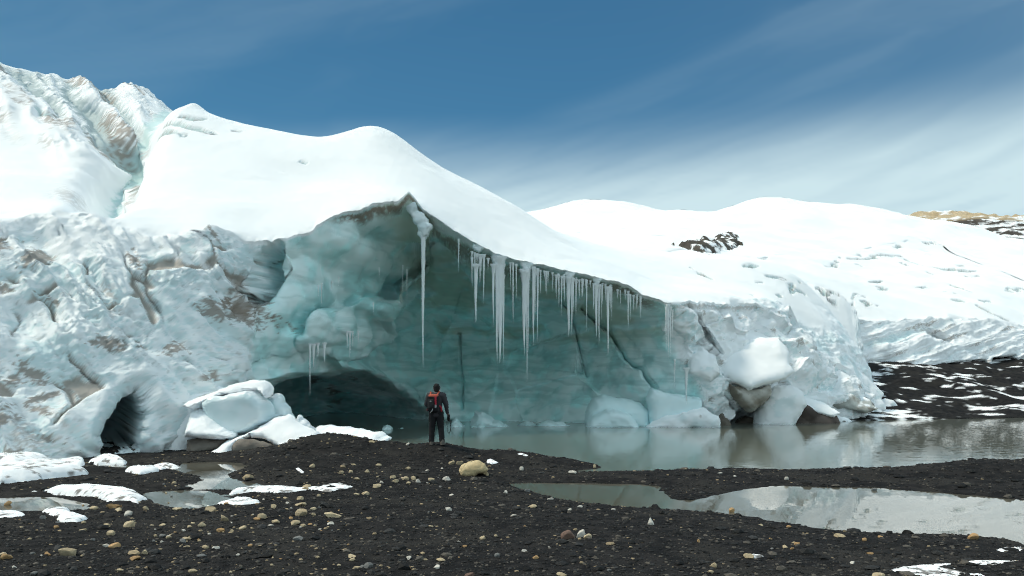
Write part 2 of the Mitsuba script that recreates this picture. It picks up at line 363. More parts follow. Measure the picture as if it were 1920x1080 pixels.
# the top sheet
TOP = [(-300, 60, 50), (0, 130, 52), (60, 142, 53), (110, 152, 54), (160, 170, 55), (210, 172, 57), (250, 168, 58), (285, 180, 58), (300, 192, 58), (-300, 250, 40), (50, 250, 44), (50, 330, 37.5), (130, 330, 40), (150, 250, 46), (200, 225, 51), (205, 290, 46),
       (165, 365, 37), (180, 330, 41), (245, 250, 49),
       (312, 196, 47.5), (240, 262, 42.5), (215, 320, 39.5), (205, 370, 36.5), (230, 400, 33), (340, 202, 48), (430, 226, 49), (520, 246, 50), (585, 260, 50.5), (630, 264, 50.5), (690, 247, 50), (735, 256, 50), (765, 271, 50), (850, 322, 49.5), (920, 356, 49.5), (975, 383, 49.5),
       (400, 330, 40), (600, 340, 42), (500, 380, 37.5), (750, 320, 43.5), (900, 400, 44.5), (1000, 440, 46),
       (1060, 440, 52), (1150, 450, 60), (1100, 480, 46), (1200, 500, 50), (1300, 520, 52), (1400, 540, 48), (1500, 520, 60), (1250, 440, 78), (1330, 470, 74), (1400, 500, 66), (1600, 520, 66), (1700, 560, 76), (1750, 500, 95), (1850, 550, 86), (1560, 600, 54),
       (1620, 640, 58), (1600, 430, 120)]
BACK = [((-20, 75), 15), ((-8, 68), 12.5), ((0, 66), 11.5), ((-35, 80), 22), ((-12, 58), 15.6), ((-20, 60), 17.5), ((-28, 66), 20.5), ((5, 62), 10.5), ((-40, 62), 24), ((-45, 45), 17), ((60, 90), 10)]
tp = np.vstack([np.array([P(*p) for p in TOP]), LIPW[1:], [[a[0], a[1], b] for a, b in BACK]])
FAR = [(1020, 394, 140), (1080, 379, 150), (1190, 381, 150), (1310, 403, 150), (1430, 379, 150), (1490, 375, 150), (1560, 384, 150), (1690, 402, 150), (1800, 425, 135), (1920, 468, 125), (2200, 520, 120), (1100, 430, 110), (1300, 440, 105), (1500, 430, 115), (1700, 450, 115), (1850, 480, 112)]
farp = np.vstack([np.array([P(*p) for p in FAR]), [[0, 200, 24], [40, 200, 27], [80, 200, 24], [110, 160, 17], [0, 120, 18], [-60, 160, 24], [-80, 90, 28], [140, 130, 12]]])
allp = np.vstack([tp, farp])
rbt = RBFInterpolator(allp[:, :2], allp[:, 2], kernel='linear', smoothing=0.02)
tx, ty = np.arange(-100, 180, 0.5), np.arange(22, 240, 0.5)
TXX, TYY = np.meshgrid(tx, ty, indexing='ij')
TG = gaussian_filter(rbt(np.stack([TXX.ravel(), TYY.ravel()], -1)).reshape(TXX.shape), 1.6)
VALLEY = np.array([P(*p)[:2] for p in [(318, 190, 56), (262, 250, 47), (226, 310, 42), (206, 350, 38.5), (192, 385, 35), (170, 398, 32.2)]])


def g0(x, y):
    z = map_coordinates(TG, [(x + 100) / 0.5, (y - 22) / 0.5], order=1, mode='nearest')
    for (px, py, Y, h, r) in [(705, 247, 50, 0.75, 2.4), (620, 262, 50.5, -0.35, 1.6), (340, 200, 48, 0.25, 1.4), (366, 202, 49, 0.35, 0.45)]:
        c = P(px, py, Y)
        z = z + h * np.exp(-((x - c[0]) ** 2 + (0.5 * (y - c[1])) ** 2) / r ** 2)
    q = np.stack([x, y, 0 * x], -1)
    z = z + (meshkit.fbm(q * 0.12, 3, 51) - 0.5) * (0.9 + 1.2 * sstep(10, 22, x)) + (meshkit.fbm(q * 0.5, 3, 52) - 0.5) * 0.16
    return z


NT = 250
u = np.linspace(0, 1, NT)[:, None]
YEND = np.where(xs < 10, 66.0, 66 + (xs - 10) * 1.2)
YEND = np.maximum(YEND, yl + 14)
Yt = yl + (YEND - yl) * (0.35 * u + 0.65 * u ** 2.2)
Xt = np.broadcast_to(xs, (NT, len(xs))).copy()
dl = Yt - yl
Zt = g0(Xt.ravel(), Yt.ravel()).reshape(Xt.shape)
lipdef = zl - Zt[0]
slow = gaussian_filter1d(lipdef, 24)
Zt = Zt + slow * np.exp(-dl / 3.0) + (lipdef - slow) * np.exp(-dl / 0.22)
xt, yt, zt = Xt.ravel(), Yt.ravel(), Zt.ravel()
d, s, uu = seg(xt, yt, VALLEY)
zt = zt - 2.6 * sstep(0.22, 0.45, uu) * np.exp(-(d / (0.55 + 0.5 * uu * (1 - uu) * 4)) ** 2) * np.minimum(dl.ravel() / 0.6, 1)
TV = np.stack([xt, yt, zt], -1)
TF = quads(NT, len(xs))
tn = vnormals(TV, TF)
# striated face of the left mass
STRI = xz([(-300, 60, 52), (0, 130, 53), (110, 148, 55), (250, 160, 58), (330, 180, 60), (300, 215, 56), (232, 300, 44), (196, 385, 35.5), (168, 372, 36.5), (172, 340, 39), (130, 285, 44), (70, 235, 46), (0, 205, 47), (-300, 180, 46)])
stri = (1 - sstep(-0.6, 1.2, sdpoly(xt, zt, STRI) + 1.6 * (fb(TV, 0.35, 3, 16) - 0.5))) * (1 - sstep(-16.5, -15.5, xt))
twarp = np.stack([fb(TV, 0.35, 3, 1), fb(TV, 0.35, 3, 2), fb(TV, 0.35, 3, 3)], -1) - 0.5
sl = rot(TV + 0.55 * twarp, -42)
sn = ridged(sl, (0.05, 0.04, 0.95), 4, 6)
right = sstep(14, 24, xt)
td = stri * (2.1 * (sn - 0.62) + 0.3 * (fb(TV, 1.5, 3, 8) - 0.5))
f1t, f2t, idt = cells(np.stack([xt * 0.55 + 2 * twarp[:, 0], yt * 0.30, 0 * xt], -1)[:, :2], 1.0, 9)
brk = sstep(0.58, 0.70, fb(np.stack([xt, yt, 0 * xt], -1), 0.16, 4, 33))
td += right * brk * 0.5 * (fb(TV, (0.6, 0.5, 1.2), 4, 29) - 0.5)
rub = sstep(10.5, 13.5, xt) * (1 - sstep(25.5, 27, xt)) * (1 - sstep(0.8, 1.5, dl.ravel() / (0.5 + 0.16 * np.clip(xt - 11, 0, 9)) + 0.9 * (fb(TV, 0.5, 3, 36) - 0.5)))
td += rub * (0.55 * (fb(TV, 1.1, 4, 37) - 0.5) + 0.35 * (ridged(TV, 1.9, 3, 38) - 0.6))
td *= 1 - np.exp(-dl.ravel() / 0.5)
SER = P(262, 172, 58)[:2]
td += 0.6 * np.exp(-((xt - SER[0]) ** 2 / 1.5 + (yt - SER[1]) ** 2 / 2.0)) * (1.5 * ridged(TV, 1.5, 3, 91) - 1.3)
TV = TV + tn * td[:, None]
MARKS = [([(1540, 416), (1600, 421), (1640, 432), (1720, 432), (1810, 438)], 0.7), ([(1450, 439), (1500, 425)], 0.4), ([(1395, 500), (1424, 498)], 0.6), ([(1585, 456), (1612, 462)], 0.5), ([(1580, 484), (1625, 486), (1640, 480), (1690, 480)], 0.7),
         ([(1695, 486), (1735, 497), (1765, 504), (1815, 507)], 0.7), ([(1775, 530), (1800, 540), (1820, 547)], 0.7), ([(1830, 572), (1860, 588), (1888, 602)], 0.5), ([(1550, 500), (1570, 488)], 0.4), ([(1440, 520), (1470, 523)], 0.4), ([(1412, 532), (1432, 530)], 0.3),
         ([(1480, 548), (1490, 541), (1512, 549)], 0.5), ([(1565, 602), (1600, 606), (1650, 614)], 0.6), ([(1290, 500), (1318, 516), (1335, 524)], 0.5), ([(1240, 452), (1290, 440), (1370, 434)], 0.5), ([(1890, 542), (1920, 542)], 0.4), ([(1570, 428), (1590, 440)], 0.4), ([(1820, 430), (1860, 436)], 0.5),
         ([(1560, 470), (1580, 472)], 0.3), ([(1500, 462), (1530, 458)], 0.3), ([(1720, 520), (1745, 526)], 0.3), ([(1640, 452), (1680, 458)], 0.3), ([(330, 215), (365, 222), (392, 226)], 0.8), ([(308, 222), (345, 236), (378, 245), (402, 252)], 0.8), ([(296, 232), (320, 246), (345, 257)], 0.7), ([(240, 275), (262, 268)], 0.9),
         ([(236, 292), (272, 284)], 0.8), ([(240, 318), (256, 309)], 0.7), ([(565, 304), (580, 306)], 0.6), ([(335, 368), (352, 367)], 0.3), ([(60, 205), (80, 222), (102, 238)], 0.9), ([(430, 243), (450, 248)], 0.3)]

rm_ = np.random.default_rng(77)
for _ in range(70):
    a_, b_, l_ = rm_.uniform(1380, 1910), rm_.uniform(405, 575), rm_.uniform(8, 34)
    MARKS.append(([(a_, b_), (a_ + 0.5 * l_, b_ + rm_.uniform(-2, 3)), (a_ + l_, b_ + rm_.uniform(-3, 7))], rm_.uniform(0.2, 0.45)))


def hit(px, py):
    Y = np.arange(30, 150, 0.25)
    x, z = (px - 960.0) / FX * Y, CAMZ + (HZ - py) / FX * Y
    k = np.nonzero((g0(x, Y) > z) & (Y > np.interp(x, xs, yl) + 0.5))[0]
    k = k[0] if len(k) else 200
    return [x[k], Y[k]]


mark = np.zeros(len(TV))
mw = (fb(np.stack([xt, yt, zt], -1), 1.6, 4, 55) - 0.5)
for pl, a in MARKS:
    w_ = np.array([hit(*p) for p in pl])
    if np.ptp(w_[:, 1]) > 14:
        continue
    k = np.nonzero((xt > w_[:, 0].min() - 3) & (xt < w_[:, 0].max() + 3) & (yt > w_[:, 1].min() - 4) & (yt < w_[:, 1].max() + 4))[0]
    dist = w_[:, 1].mean()
    d, s, uu = seg(xt[k], yt[k], w_)
    wd = 0.0045 * dist * a * (0.35 + np.sin(np.pi * np.clip(uu, 0, 1)))
    dd = (d + 0.014 * dist * mw[k]) / wd
    m = np.exp(-dd ** 2) * sstep(0.25, 0.5, mw[k] + 0.5 + 0.25 * a)
    mark[k] = np.maximum(mark[k], m)
TV[:, 2] -= 0.30 * mark * (yt / 70)
# join: the two sheets share the lip row
TV[:len(xs)] = FV[-len(xs):]
n, tn = vnormals(FV, FF), vnormals(TV, TF)

# ---- colours (own colours of snow, ice and dirt)
SNOW, ICEW, ICEC, DIRT = np.array([0.92, 0.93, 0.94]), np.array([0.64, 0.77, 0.79]), np.array([0.50, 0.80, 0.80]), np.array([0.19, 0.155, 0.125])
x_, z_ = FV[:, 0], FV[:, 2]
zlr = np.broadcast_to(zl, (NR, len(xs))).ravel()
fine = fb(FV, 6.0, 4, 71)
grain = fb(FV, 14.0, 2, 72)
cloudy = fb(FV, (0.8, 0.8, 1.4), 4, 73)
# left wall: ice with wind-blown snow crust and dirt streaks
snowy = sstep(0.44, 0.60, 0.55 * fine + 0.45 * fb(FV, 1.3, 4, 74) + 0.10 * (n[:, 2] > 0.35))
colL = mixc(ICEW, SNOW * 0.96, 0.8 * snowy)
colL = mixc(colL, np.array([0.47, 0.50, 0.49]), 0.65 * sstep(0.50, 0.62, 0.5 * grain + 0.5 * (1 - crusty)))
streak = fb(lw, (0.35, 0.5, 1.5), 4, 75)
dirty = sstep(0.56, 0.66, 0.7 * streak + 0.3 * fine) * sstep(0.40, 0.60, fb(FV, 0.45, 3, 76))
colL = mixc(colL, DIRT * 1.7, 0.5 * dirty * sstep(0.36, 0.52, grain))
colL = mixc(colL, DIRT * 1.6, 0.8 * sstep(0.35, 0.7, fissure + 0.5 * (fine - 0.5)))
# cave ice
colC = mixc(ICEC * 0.84, ICEC * 1.12, sstep(0.38, 0.62, cloudy))
tone_ = np.random.default_rng(16).random(cid.max() + 1)[cid]                  # clear and bubbly ice meet along fracture faces
tone2 = np.random.default_rng(17).random(cid2.max() + 1)[cid2]
colC = colC * (1 + 0.30 * (tone_ - 0.5) * sstep(0.0, 0.08, f2 - f1) + 0.16 * (tone2 - 0.5))[:, None]
colC = mixc(colC, np.array([0.80, 0.93, 0.93]), 0.85 * sstep(0.36, 0.60, fb(FV, (1.3, 1.0, 0.9), 4, 78)))
band = fb(np.stack([FV[:, 0] * 0.16 + 0.4 * warp[:, 0], FV[:, 1] * 0.1, FV[:, 2] * 1.0 + 0.8 * warp[:, 2] + 0.03 * FV[:, 0]], -1), (1, 1, 4.0), 5, 79)
colC = mixc(colC, np.array([0.40, 0.61, 0.61]), 0.5 * sstep(0.46, 0.66, band))
olive = sstep(0.42, 0.60, fb(np.stack([FV[:, 0] * 0.25, FV[:, 1] * 0.2, FV[:, 2] * 1.1 + 1.0 * warp[:, 2]], -1), 1.0, 4, 80)) * sstep(3.6, 5.4, z_ + 1.4 * warp[:, 1]) * sstep(-6.0, -4.5, x_ + 2 * warp[:, 0])
colC = mixc(colC, np.array([0.44, 0.47, 0.34]), 0.7 * olive)
# right pile: broken white ice, some grit; tongue: layered
colP = mixc(np.array([0.66, 0.80, 0.82]), SNOW, sstep(0.34, 0.54, 0.5 * fine + 0.5 * fb(FV, 1.1, 4, 81) + 0.12 * (n[:, 2] > 0.3)))
grit = sstep(0.64, 0.70, fb(FV, 1.6, 5, 82)) * sstep(0.40, 0.5, grain)
colP = mixc(colP, DIRT * 1.7, 0.65 * grit)
colT = mixc(np.array([0.66, 0.80, 0.82]), SNOW, sstep(0.30, 0.62, tlay * 0.6 + 0.4 * fine))
colT = mixc(colT, DIRT * 1.7, 0.7 * sstep(0.62, 0.70, fb(tl, (0.3, 0.3, 2.6), 4, 83)) * sstep(0.42, 0.52, grain))
col = colL
col = mixc(col, colP, sstep(6, 8, x_) * (1 - cave))
col = mixc(col, colT, tong)
col = mixc(col, colC, cave)
# debris band under the roof snow
under = zlr - z_
bw = 0.20 + 0.35 * fb(np.stack([x_, 0 * x_, 0 * x_], -1), 0.8, 3, 84)
bandm = (1 - sstep(bw * 0.7, bw * 1.3, under + (fine - 0.5) * 0.5)) * sstep(0.10, 0.16, under + (grain - 0.5) * 0.1)
bandm *= sstep(-7.6, -6.8, x_) * (1 - sstep(6.2, 7.5, x_)) + 0.5 * sstep(7.5, 8, x_) * (1 - sstep(13, 14, x_))
col = mixc(col, mixc(DIRT, np.array([0.30, 0.22, 0.16]), fine), 0.9 * bandm * sstep(0.30, 0.45, fine))
col = mixc(col, SNOW, 0.95 * sstep(-8.6, -9.6, x_) * (1 - sstep(0.75, 1.0, (under + 0.5 * (fine - 0.5)) / (0.15 + 2.6 * sstep(0.38, 0.72, fb(np.stack([x_ + 0.35 * z_, 0 * x_, 0.25 * z_], -1), 0.9, 4, 92))))))
col = mixc(col, SNOW, (1 - sstep(0.05, 0.13, under + (fine - 0.5) * 0.12)))
# dirt patches that the photograph shows on the left wall
for (a, b, Y, r1, r2, dg) in [(440, 590, 32, 0.95, 0.42, -15), (470, 575, 32.5, 0.5, 0.45, 0), (255, 490, 30, 0.75, 0.14, -50), (85, 490, 29, 0.5, 0.28, -60), (362, 655, 30.3, 0.3, 0.32, 60), (250, 650, 28.9, 0.2, 0.6, 80), (8, 470, 28.6, 0.35, 0.3, 0), (130, 570, 28.6, 0.5, 0.16, -40),
                              (55, 700, 25.6, 0.5, 0.16, -40), (25, 715, 25.4, 0.25, 0.3, 40), (95, 770, 25.4, 0.12, 0.7, 75), (105, 820, 25, 0.16, 0.5, 80), (60, 842, 24.6, 0.25, 0.2, 0), (30, 785, 24.6, 0.3, 0.16, 0), (402, 436, 32.7, 0.55, 0.12, -50), (80, 745, 25.4, 0.5, 0.12, 30), (412, 705, 30, 0.22, 0.22, 0), (15, 545, 27.8, 0.4, 0.2, 0)]:
    c = P(a, b, Y)
    dx, dz = x_ - c[0], z_ - c[2]
    ca, sa = math.cos(math.radians(dg)), math.sin(math.radians(dg))
    e = np.hypot((dx * ca + dz * sa) / r1, (-dx * sa + dz * ca) / r2)
    col = mixc(col, mixc(DIRT, np.array([0.32, 0.25, 0.20]), fine), 0.8 * (1 - sstep(0.55, 0.8, e + (streak - 0.5) * 2.2 + (fine - 0.5) * 2.0 + (grain - 0.5) * 1.6)))
# top snow
tfine = fb(TV, 5.0, 4, 85)
tcol = np.broadcast_to(SNOW, TV.shape).copy()
icef = stri * sstep(0.30, 0.43, 1 - sn + 0.5 * (tfine - 0.5))
tcol = mixc(tcol, np.array([0.40, 0.49, 0.50]), 0.9 * icef)
tcol = mixc(tcol, DIRT * 1.4, stri * 0.8 * sstep(0.60, 0.70, 0.75 * fb(sl, (0.25, 0.25, 1.4), 4, 86) + 0.25 * tfine + 0.08) * sstep(0.40, 0.5, fb(TV, 9.0, 2, 87)))
vd = seg(xt, yt, VALLEY)[0]
tcol = mixc(tcol, np.array([0.55, 0.72, 0.72]), 0.9 * (1 - sstep(0.15, 0.5, vd + (tfine - 0.5))))
tcol = mixc(tcol, np.array([0.66, 0.80, 0.82]), right * brk * 0.8 * sstep(0.52, 0.66, fb(TV, (0.7, 0.5, 2.0), 4, 88)))

tcol = mixc(tcol, np.array([0.70, 0.81, 0.83]), rub * 0.8 * sstep(0.45, 0.62, fb(TV, 1.7, 4, 89)))

tcol = mixc(tcol, mixc(np.array([0.50, 0.62, 0.62]), np.array([0.24, 0.25, 0.24]), sstep(0.5, 0.62, tfine)), 0.9 * sstep(0.15, 0.5, mark))
zone = np.where(tong > 0.5, 3, np.where(cave > 0.5, 1, np.where(x_ > 0, 2, 0)))
fz = np.median(zone[FF], axis=1).astype(int)
for k, nm, mt in ((0, 'glacier__dirty_ice_wall', 'mat_wall'), (1, 'glacier__cave_wall', 'mat_cave'), (2, 'glacier__broken_ice_face', 'mat_wall'), (3, 'glacier__layered_ice_front', 'mat_wall')):
    v_, f_, c_, n_ = sub(FV, FF, n, col, fz == k)
    put(nm, v_, f_, mt, c_, n_)
put('glacier__snow_cover', TV, TF, 'mat_snow', tcol, tn)
tag('glacier', 'snow covered glacier tongue with a wide turquoise ice cave in its front', kind='structure')
tag('glacier__dirty_ice_wall', 'rough dirt streaked ice wall left of the cave')
tag('glacier__cave_wall', 'smooth turquoise ice wall and roof inside the cave')
tag('glacier__broken_ice_face', 'crumbled white ice face right of the cave')
tag('glacier__layered_ice_front', 'low layered ice front above the dark slope')

# ------------------------------------------------------------------ far snowfield
ax, ay = np.concatenate([np.arange(-100, 20, 1.6), np.arange(20, 176, 0.7)]), np.concatenate([np.arange(34, 160, 0.9), np.arange(160, 238, 3.0)])
AX, AY = np.meshgrid(ax, ay)
a_, b_ = AX.ravel(), AY.ravel()
yls, yes = np.interp(a_, xs, yl), np.interp(a_, xs, YEND)
sv = np.stack([a_, b_, g0(a_, b_)], -1)
inside = (a_ > xs[0]) & (a_ < xs[-1]) & (b_ < yes - 1.0)
sv[:, 2] -= np.where(inside, 3.0, 0.02)
sv[:, 2] += np.where(inside, 0, (fb(sv, (0.10, 0.14, 0), 4, 35) - 0.5) * 1.6 * sstep(0, 20, b_ - yes))
sf = quads(len(ay), len(ax))
low = (b_ < yls + 3) & (a_ < xs[-1])
deep = low | (inside & (b_ < yes - 5))
sf = sf[~deep[sf].any(1)]
scol = np.broadcast_to(SNOW, sv.shape).copy()
put('snowfield', sv, sf, 'mat_snow', scol)
tag('snowfield', 'far snow covered hills behind the glacier', kind='structure')

# ------------------------------------------------------------------ water and ground
LAKE = [G(*p)[:2] for p in [(700, 845), (760, 842), (830, 842), (900, 843), (960, 852), (1000, 858), (1060, 864), (1115, 872), (1130, 877), (1095, 882), (1085, 885), (1150, 884.5), (1250, 882), (1350, 880), (1500, 882), (1700, 880), (1760, 873), (1810, 867), (1920, 862), (2200, 858)]]
LAKE = np.array(LAKE + [(60, 60), (48, 66), (30, 60), (22, 56), (20, 62), (-12, 64), (-12, 40), (-7, 33), (-4.5, 30)])
POOL = np.array([G(*p)[:2] for p in [(940, 908), (1010, 905), (1110, 906), (1200, 909), (1238, 914), (1236, 925), (1270, 938), (1300, 939), (1340, 930), (1400, 918), (1470, 911), (1560, 914), (1640, 914), (1700, 920), (1800, 927), (1920, 940), (2150, 955), (2300, 1080),
                                     (2000, 1040), (1920, 1022), (1880, 1012), (1800, 1003), (1700, 1000), (1570, 996), (1500, 985), (1420, 970), (1350, 960), (1280, 956), (1150, 950), (1090, 944), (1050, 934), (1000, 922)]])
STREAM = np.array([G(*p)[:2] for p in [(120, 874), (220, 873), (330, 878), (345, 868), (400, 866), (460, 868), (470, 876), (440, 884), (428, 896), (470, 906), (500, 914), (440, 918), (400, 919), (360, 919), (352, 912), (380, 900), (370, 890), (330, 884), (200, 882), (130, 882)]])
PUDDLE = np.array([G(*p)[:2] for p in [(268, 925), (285, 920), (330, 919), (385, 920), (400, 930), (440, 938), (400, 946), (370, 953), (330, 952), (290, 944), (275, 935)]])
PUDDLE2 = np.array([G(*p)[:2] for p in [(-120, 930), (0, 935), (60, 932), (130, 937), (175, 945), (165, 955), (100, 956), (30, 958), (-120, 955)]])
WATERS = [LAKE, POOL, STREAM, PUDDLE, PUDDLE2]
BUMPS = [(620, 824, 26.0, 0.57, 1.9, 2.2), (500, 848, 24.0, 0.30, 1.5, 1.8), (720, 832, 25.8, 0.36, 1.5, 1.8), (818, 838, 25.3, 0.37, 1.3, 1.4), (930, 848, 25.2, 0.20, 1.5, 1.3), (1020, 862, 24.2, 0.10, 1.6, 0.9), (560, 860, 23.0, 0.24, 2.0, 1.6),
         (1880, 868, 21.0, 0.30, 2.2, 1.4), (1740, 876, 21.0, 0.14, 2.5, 0.9), (300, 885, 22.0, 0.08, 1.6, 0.8), (150, 885, 21.8, 0.10, 2.0, 0.8)]


def ground_z(x, y, detail=True):
    sd = np.full(x.shape, 1e9)
    q = np.stack([x, y, 0 * x], -1)
    wob = (meshkit.fbm(q * 1.4, 4, 101) - 0.5) * 0.7 * sstep(40, 20, y)
    for w in WATERS:
        sd = np.minimum(sd, sdpoly(x, y, w) + wob * (0.6 if w is not LAKE else 1.0))
    z = np.where(sd > 0, 0.11 * (1 - np.exp(-sd / 0.9)) + 0.01 * np.minimum(sd, 6), 0.25 * sd)
    z = np.maximum(z, -0.4)
    b = 0
    for (a, c, Y, h, wx, wy) in BUMPS:
        p = P(a, c, Y)
        b = np.maximum(b, h * np.exp(-((x - p[0]) / wx) ** 2 - ((y - p[1]) / wy) ** 2))
    z = z + b * sstep(-0.2, 0.5, sd)
    ys = 49 + (x - 18) * 0.36                      # the dark slope on the far shore
    slope = np.maximum(y - ys, -1) * sstep(17, 22, x)
    z = np.where((x > 17) & (y > 38), np.maximum(z, -0.2 + 0) * (slope <= 0) + (slope > 0) * (0.235 * slope), z)
    if detail:
        z = z + sstep(-0.15, 0.3, sd) * ((meshkit.fbm(q * 0.9, 4, 102) - 0.5) * 0.10 + (meshkit.fbm(q * 6, 3, 103) - 0.5) * 0.03)
        z = z + sstep(0.2, 2, slope) * (meshkit.fbm(q * 0.35, 4, 104) - 0.5) * 0.8
    return z, sd


gxs = np.concatenate([np.arange(-46, -15, 0.5), np.arange(-15, 15, 0.055), np.arange(15, 66, 0.22)])
gys = np.concatenate([np.arange(-30, 7, 1.2), 7 + np.cumsum(np.linspace(0.03, 0.11, 300)), np.arange(28.2, 46.1, 0.25), np.arange(46, 84, 0.18)])
GX, GY = np.meshgrid(gxs, gys)
gz_, gsd = ground_z(GX.ravel(), GY.ravel())
GV = np.stack([GX.ravel(), GY.ravel(), gz_], -1)
GF = quads(len(gys), len(gxs))
drop = (GV[:, 1] > 46) & (GV[:, 0] < 16)
GF = GF[~drop[GF].all(1)]
gfine = fb(GV, (7, 7, 7), 4, 111)
gcol = mixc(np.array([0.009, 0.0085, 0.0085]), np.array([0.022, 0.020, 0.019]), sstep(0.35, 0.65, gfine))
gcol = mixc(gcol, np.array([0.034, 0.031, 0.027]), 0.5 * sstep(0.55, 0.65, fb(GV, 1.2, 4, 112)))
far = sstep(16, 18, GV[:, 0]) * sstep(44, 46, GV[:, 1])
sp = np.stack([GV[:, 0] * 0.55 + 0.4 * GV[:, 1], GV[:, 1] * 1.5 - 0.5 * GV[:, 0], 0 * gz_], -1)
gcol = mixc(gcol, SNOW * 0.95, far * sstep(0.57, 0.61, 0.45 * fb(sp, 0.8, 5, 113) + 0.35 * fb(GV, (1.3, 2.4, 1), 4, 114) + 0.22 * fb(GV, (0.16, 0.3, 0.2), 3, 115) + 0.05 * sstep(30, 20, GV[:, 0])))
put('gravel_ground', GV, GF, 'mat_gravel', gcol)
tag('gravel_ground', 'dark wet gravel ground in front of the glacier', kind='structure')
base = np.array([[-900, -900, -0.8], [900, -900, -0.8], [900, 900, -0.8], [-900, 900, -0.8]], float)
put('ground', base, np.array([[0, 1, 2], [0, 2, 3]]), 'mat_gravel', np.full((4, 3), 0.04))
tag('ground', 'dark gravel plain', kind='structure')


def water(key, poly, mat, label, grow):
    pg = sg.Polygon(poly).buffer(grow)
    v, f = trimesh.creation.triangulate_polygon(pg, engine='earcut')
    v = np.column_stack([v, np.zeros(len(v))])
    fn = np.cross(v[f[:, 1]] - v[f[:, 0]], v[f[:, 2]] - v[f[:, 0]])[:, 2]
    f[fn < 0] = f[fn < 0][:, ::-1]
    put(key, v, f, mat)
    tag(key, label, kind='structure')


water('lake', LAKE, 'mat_lake', 'calm murky green meltwater lake reaching into the ice cave', 0.9)
water('pool', POOL, 'mat_pool', 'still mirror like pool on the right in the gravel', 0.6)
water('stream', STREAM, 'mat_pool', 'shallow meltwater channel below the left ice wall', 0.4)
water('puddle', PUDDLE, 'mat_pool', 'small bright puddle among stones on the left', 0.4)
water('puddle_001', PUDDLE2, 'mat_pool', 'dim puddle at the left edge of the gravel', 0.4)


def ground_at(x, y):
    return ground_z(np.atleast_1d(np.asarray(x, float)), np.atleast_1d(np.asarray(y, float)))[0]


_yy = np.geomspace(6.5, 40, 900)


def ghit(px, py):
    """where the sight line through (px, py) meets the ground"""
    x, z = (px - 960.0) / FX * _yy, CAMZ + (HZ - py) / FX * _yy
    g = np.maximum(ground_at(x, _yy), 0)
    k = np.nonzero(g > z)[0]
    k = k[0] if len(k) else len(_yy) - 1
    return np.array([x[k], _yy[k], g[k]])


# ------------------------------------------------------------------ far rocky ridge behind the snowfield
rx, ry = np.arange(78, 190, 0.45), np.arange(170, 262, 0.6)
RX, RY = np.meshgrid(rx, ry)
RV = np.stack([RX.ravel(), RY.ravel(), 0 * RX.ravel()], -1)
crest = np.interp(RX.ravel() / 230.0 * FX + 960, [1600, 1690, 1745, 1800, 1860, 1920, 2150], [CAMZ + (HZ - v) / FX * 230 for v in (418, 404, 399, 397, 402, 405, 412)])
RV[:, 2] = crest - np.abs(RV[:, 1] - 232) * np.where(RV[:, 1] < 232, 0.34, 0.2)
RV[:, 2] += (fb(RV, 0.05, 4, 131) - 0.5) * 2.0 + (ridged(RV, (0.12, 0.2, 0.2), 4, 132) - 0.6) * 2.2 + (fb(RV, 0.6, 3, 133) - 0.5) * 1.0
rf = fb(RV, (0.35, 0.5, 0.6), 4, 134)
rcol = mixc(np.array([0.05, 0.047, 0.045]), np.array([0.10, 0.085, 0.07]), fb(RV, 0.8, 3, 135))
top = sstep(-4.2, -2.6, RV[:, 2] - crest + 2.0 * (fb(RV, 0.12, 3, 136) - 0.5))
rcol = mixc(rcol, mixc(np.array([0.42, 0.30, 0.16]), np.array([0.60, 0.50, 0.36]), fb(RV, 1.0, 3, 137)), top)
rsp = np.stack([RV[:, 0] * 0.10 + RV[:, 1] * 0.05, RV[:, 1] * 0.45 - RV[:, 0] * 0.12, 0 * crest], -1)
rcol = mixc(rcol, SNOW, 0.95 * sstep(0.50, 0.55, 0.55 * fb(rsp, 1.0, 5, 138) + 0.45 * rf - 0.02 * top))
put('rocky_ridge', RV, quads(len(ry), len(rx)), 'mat_gravel', rcol)
tag('rocky_ridge', 'far dark ridge with a tan rocky crest and snow streaks at the right', kind='structure')


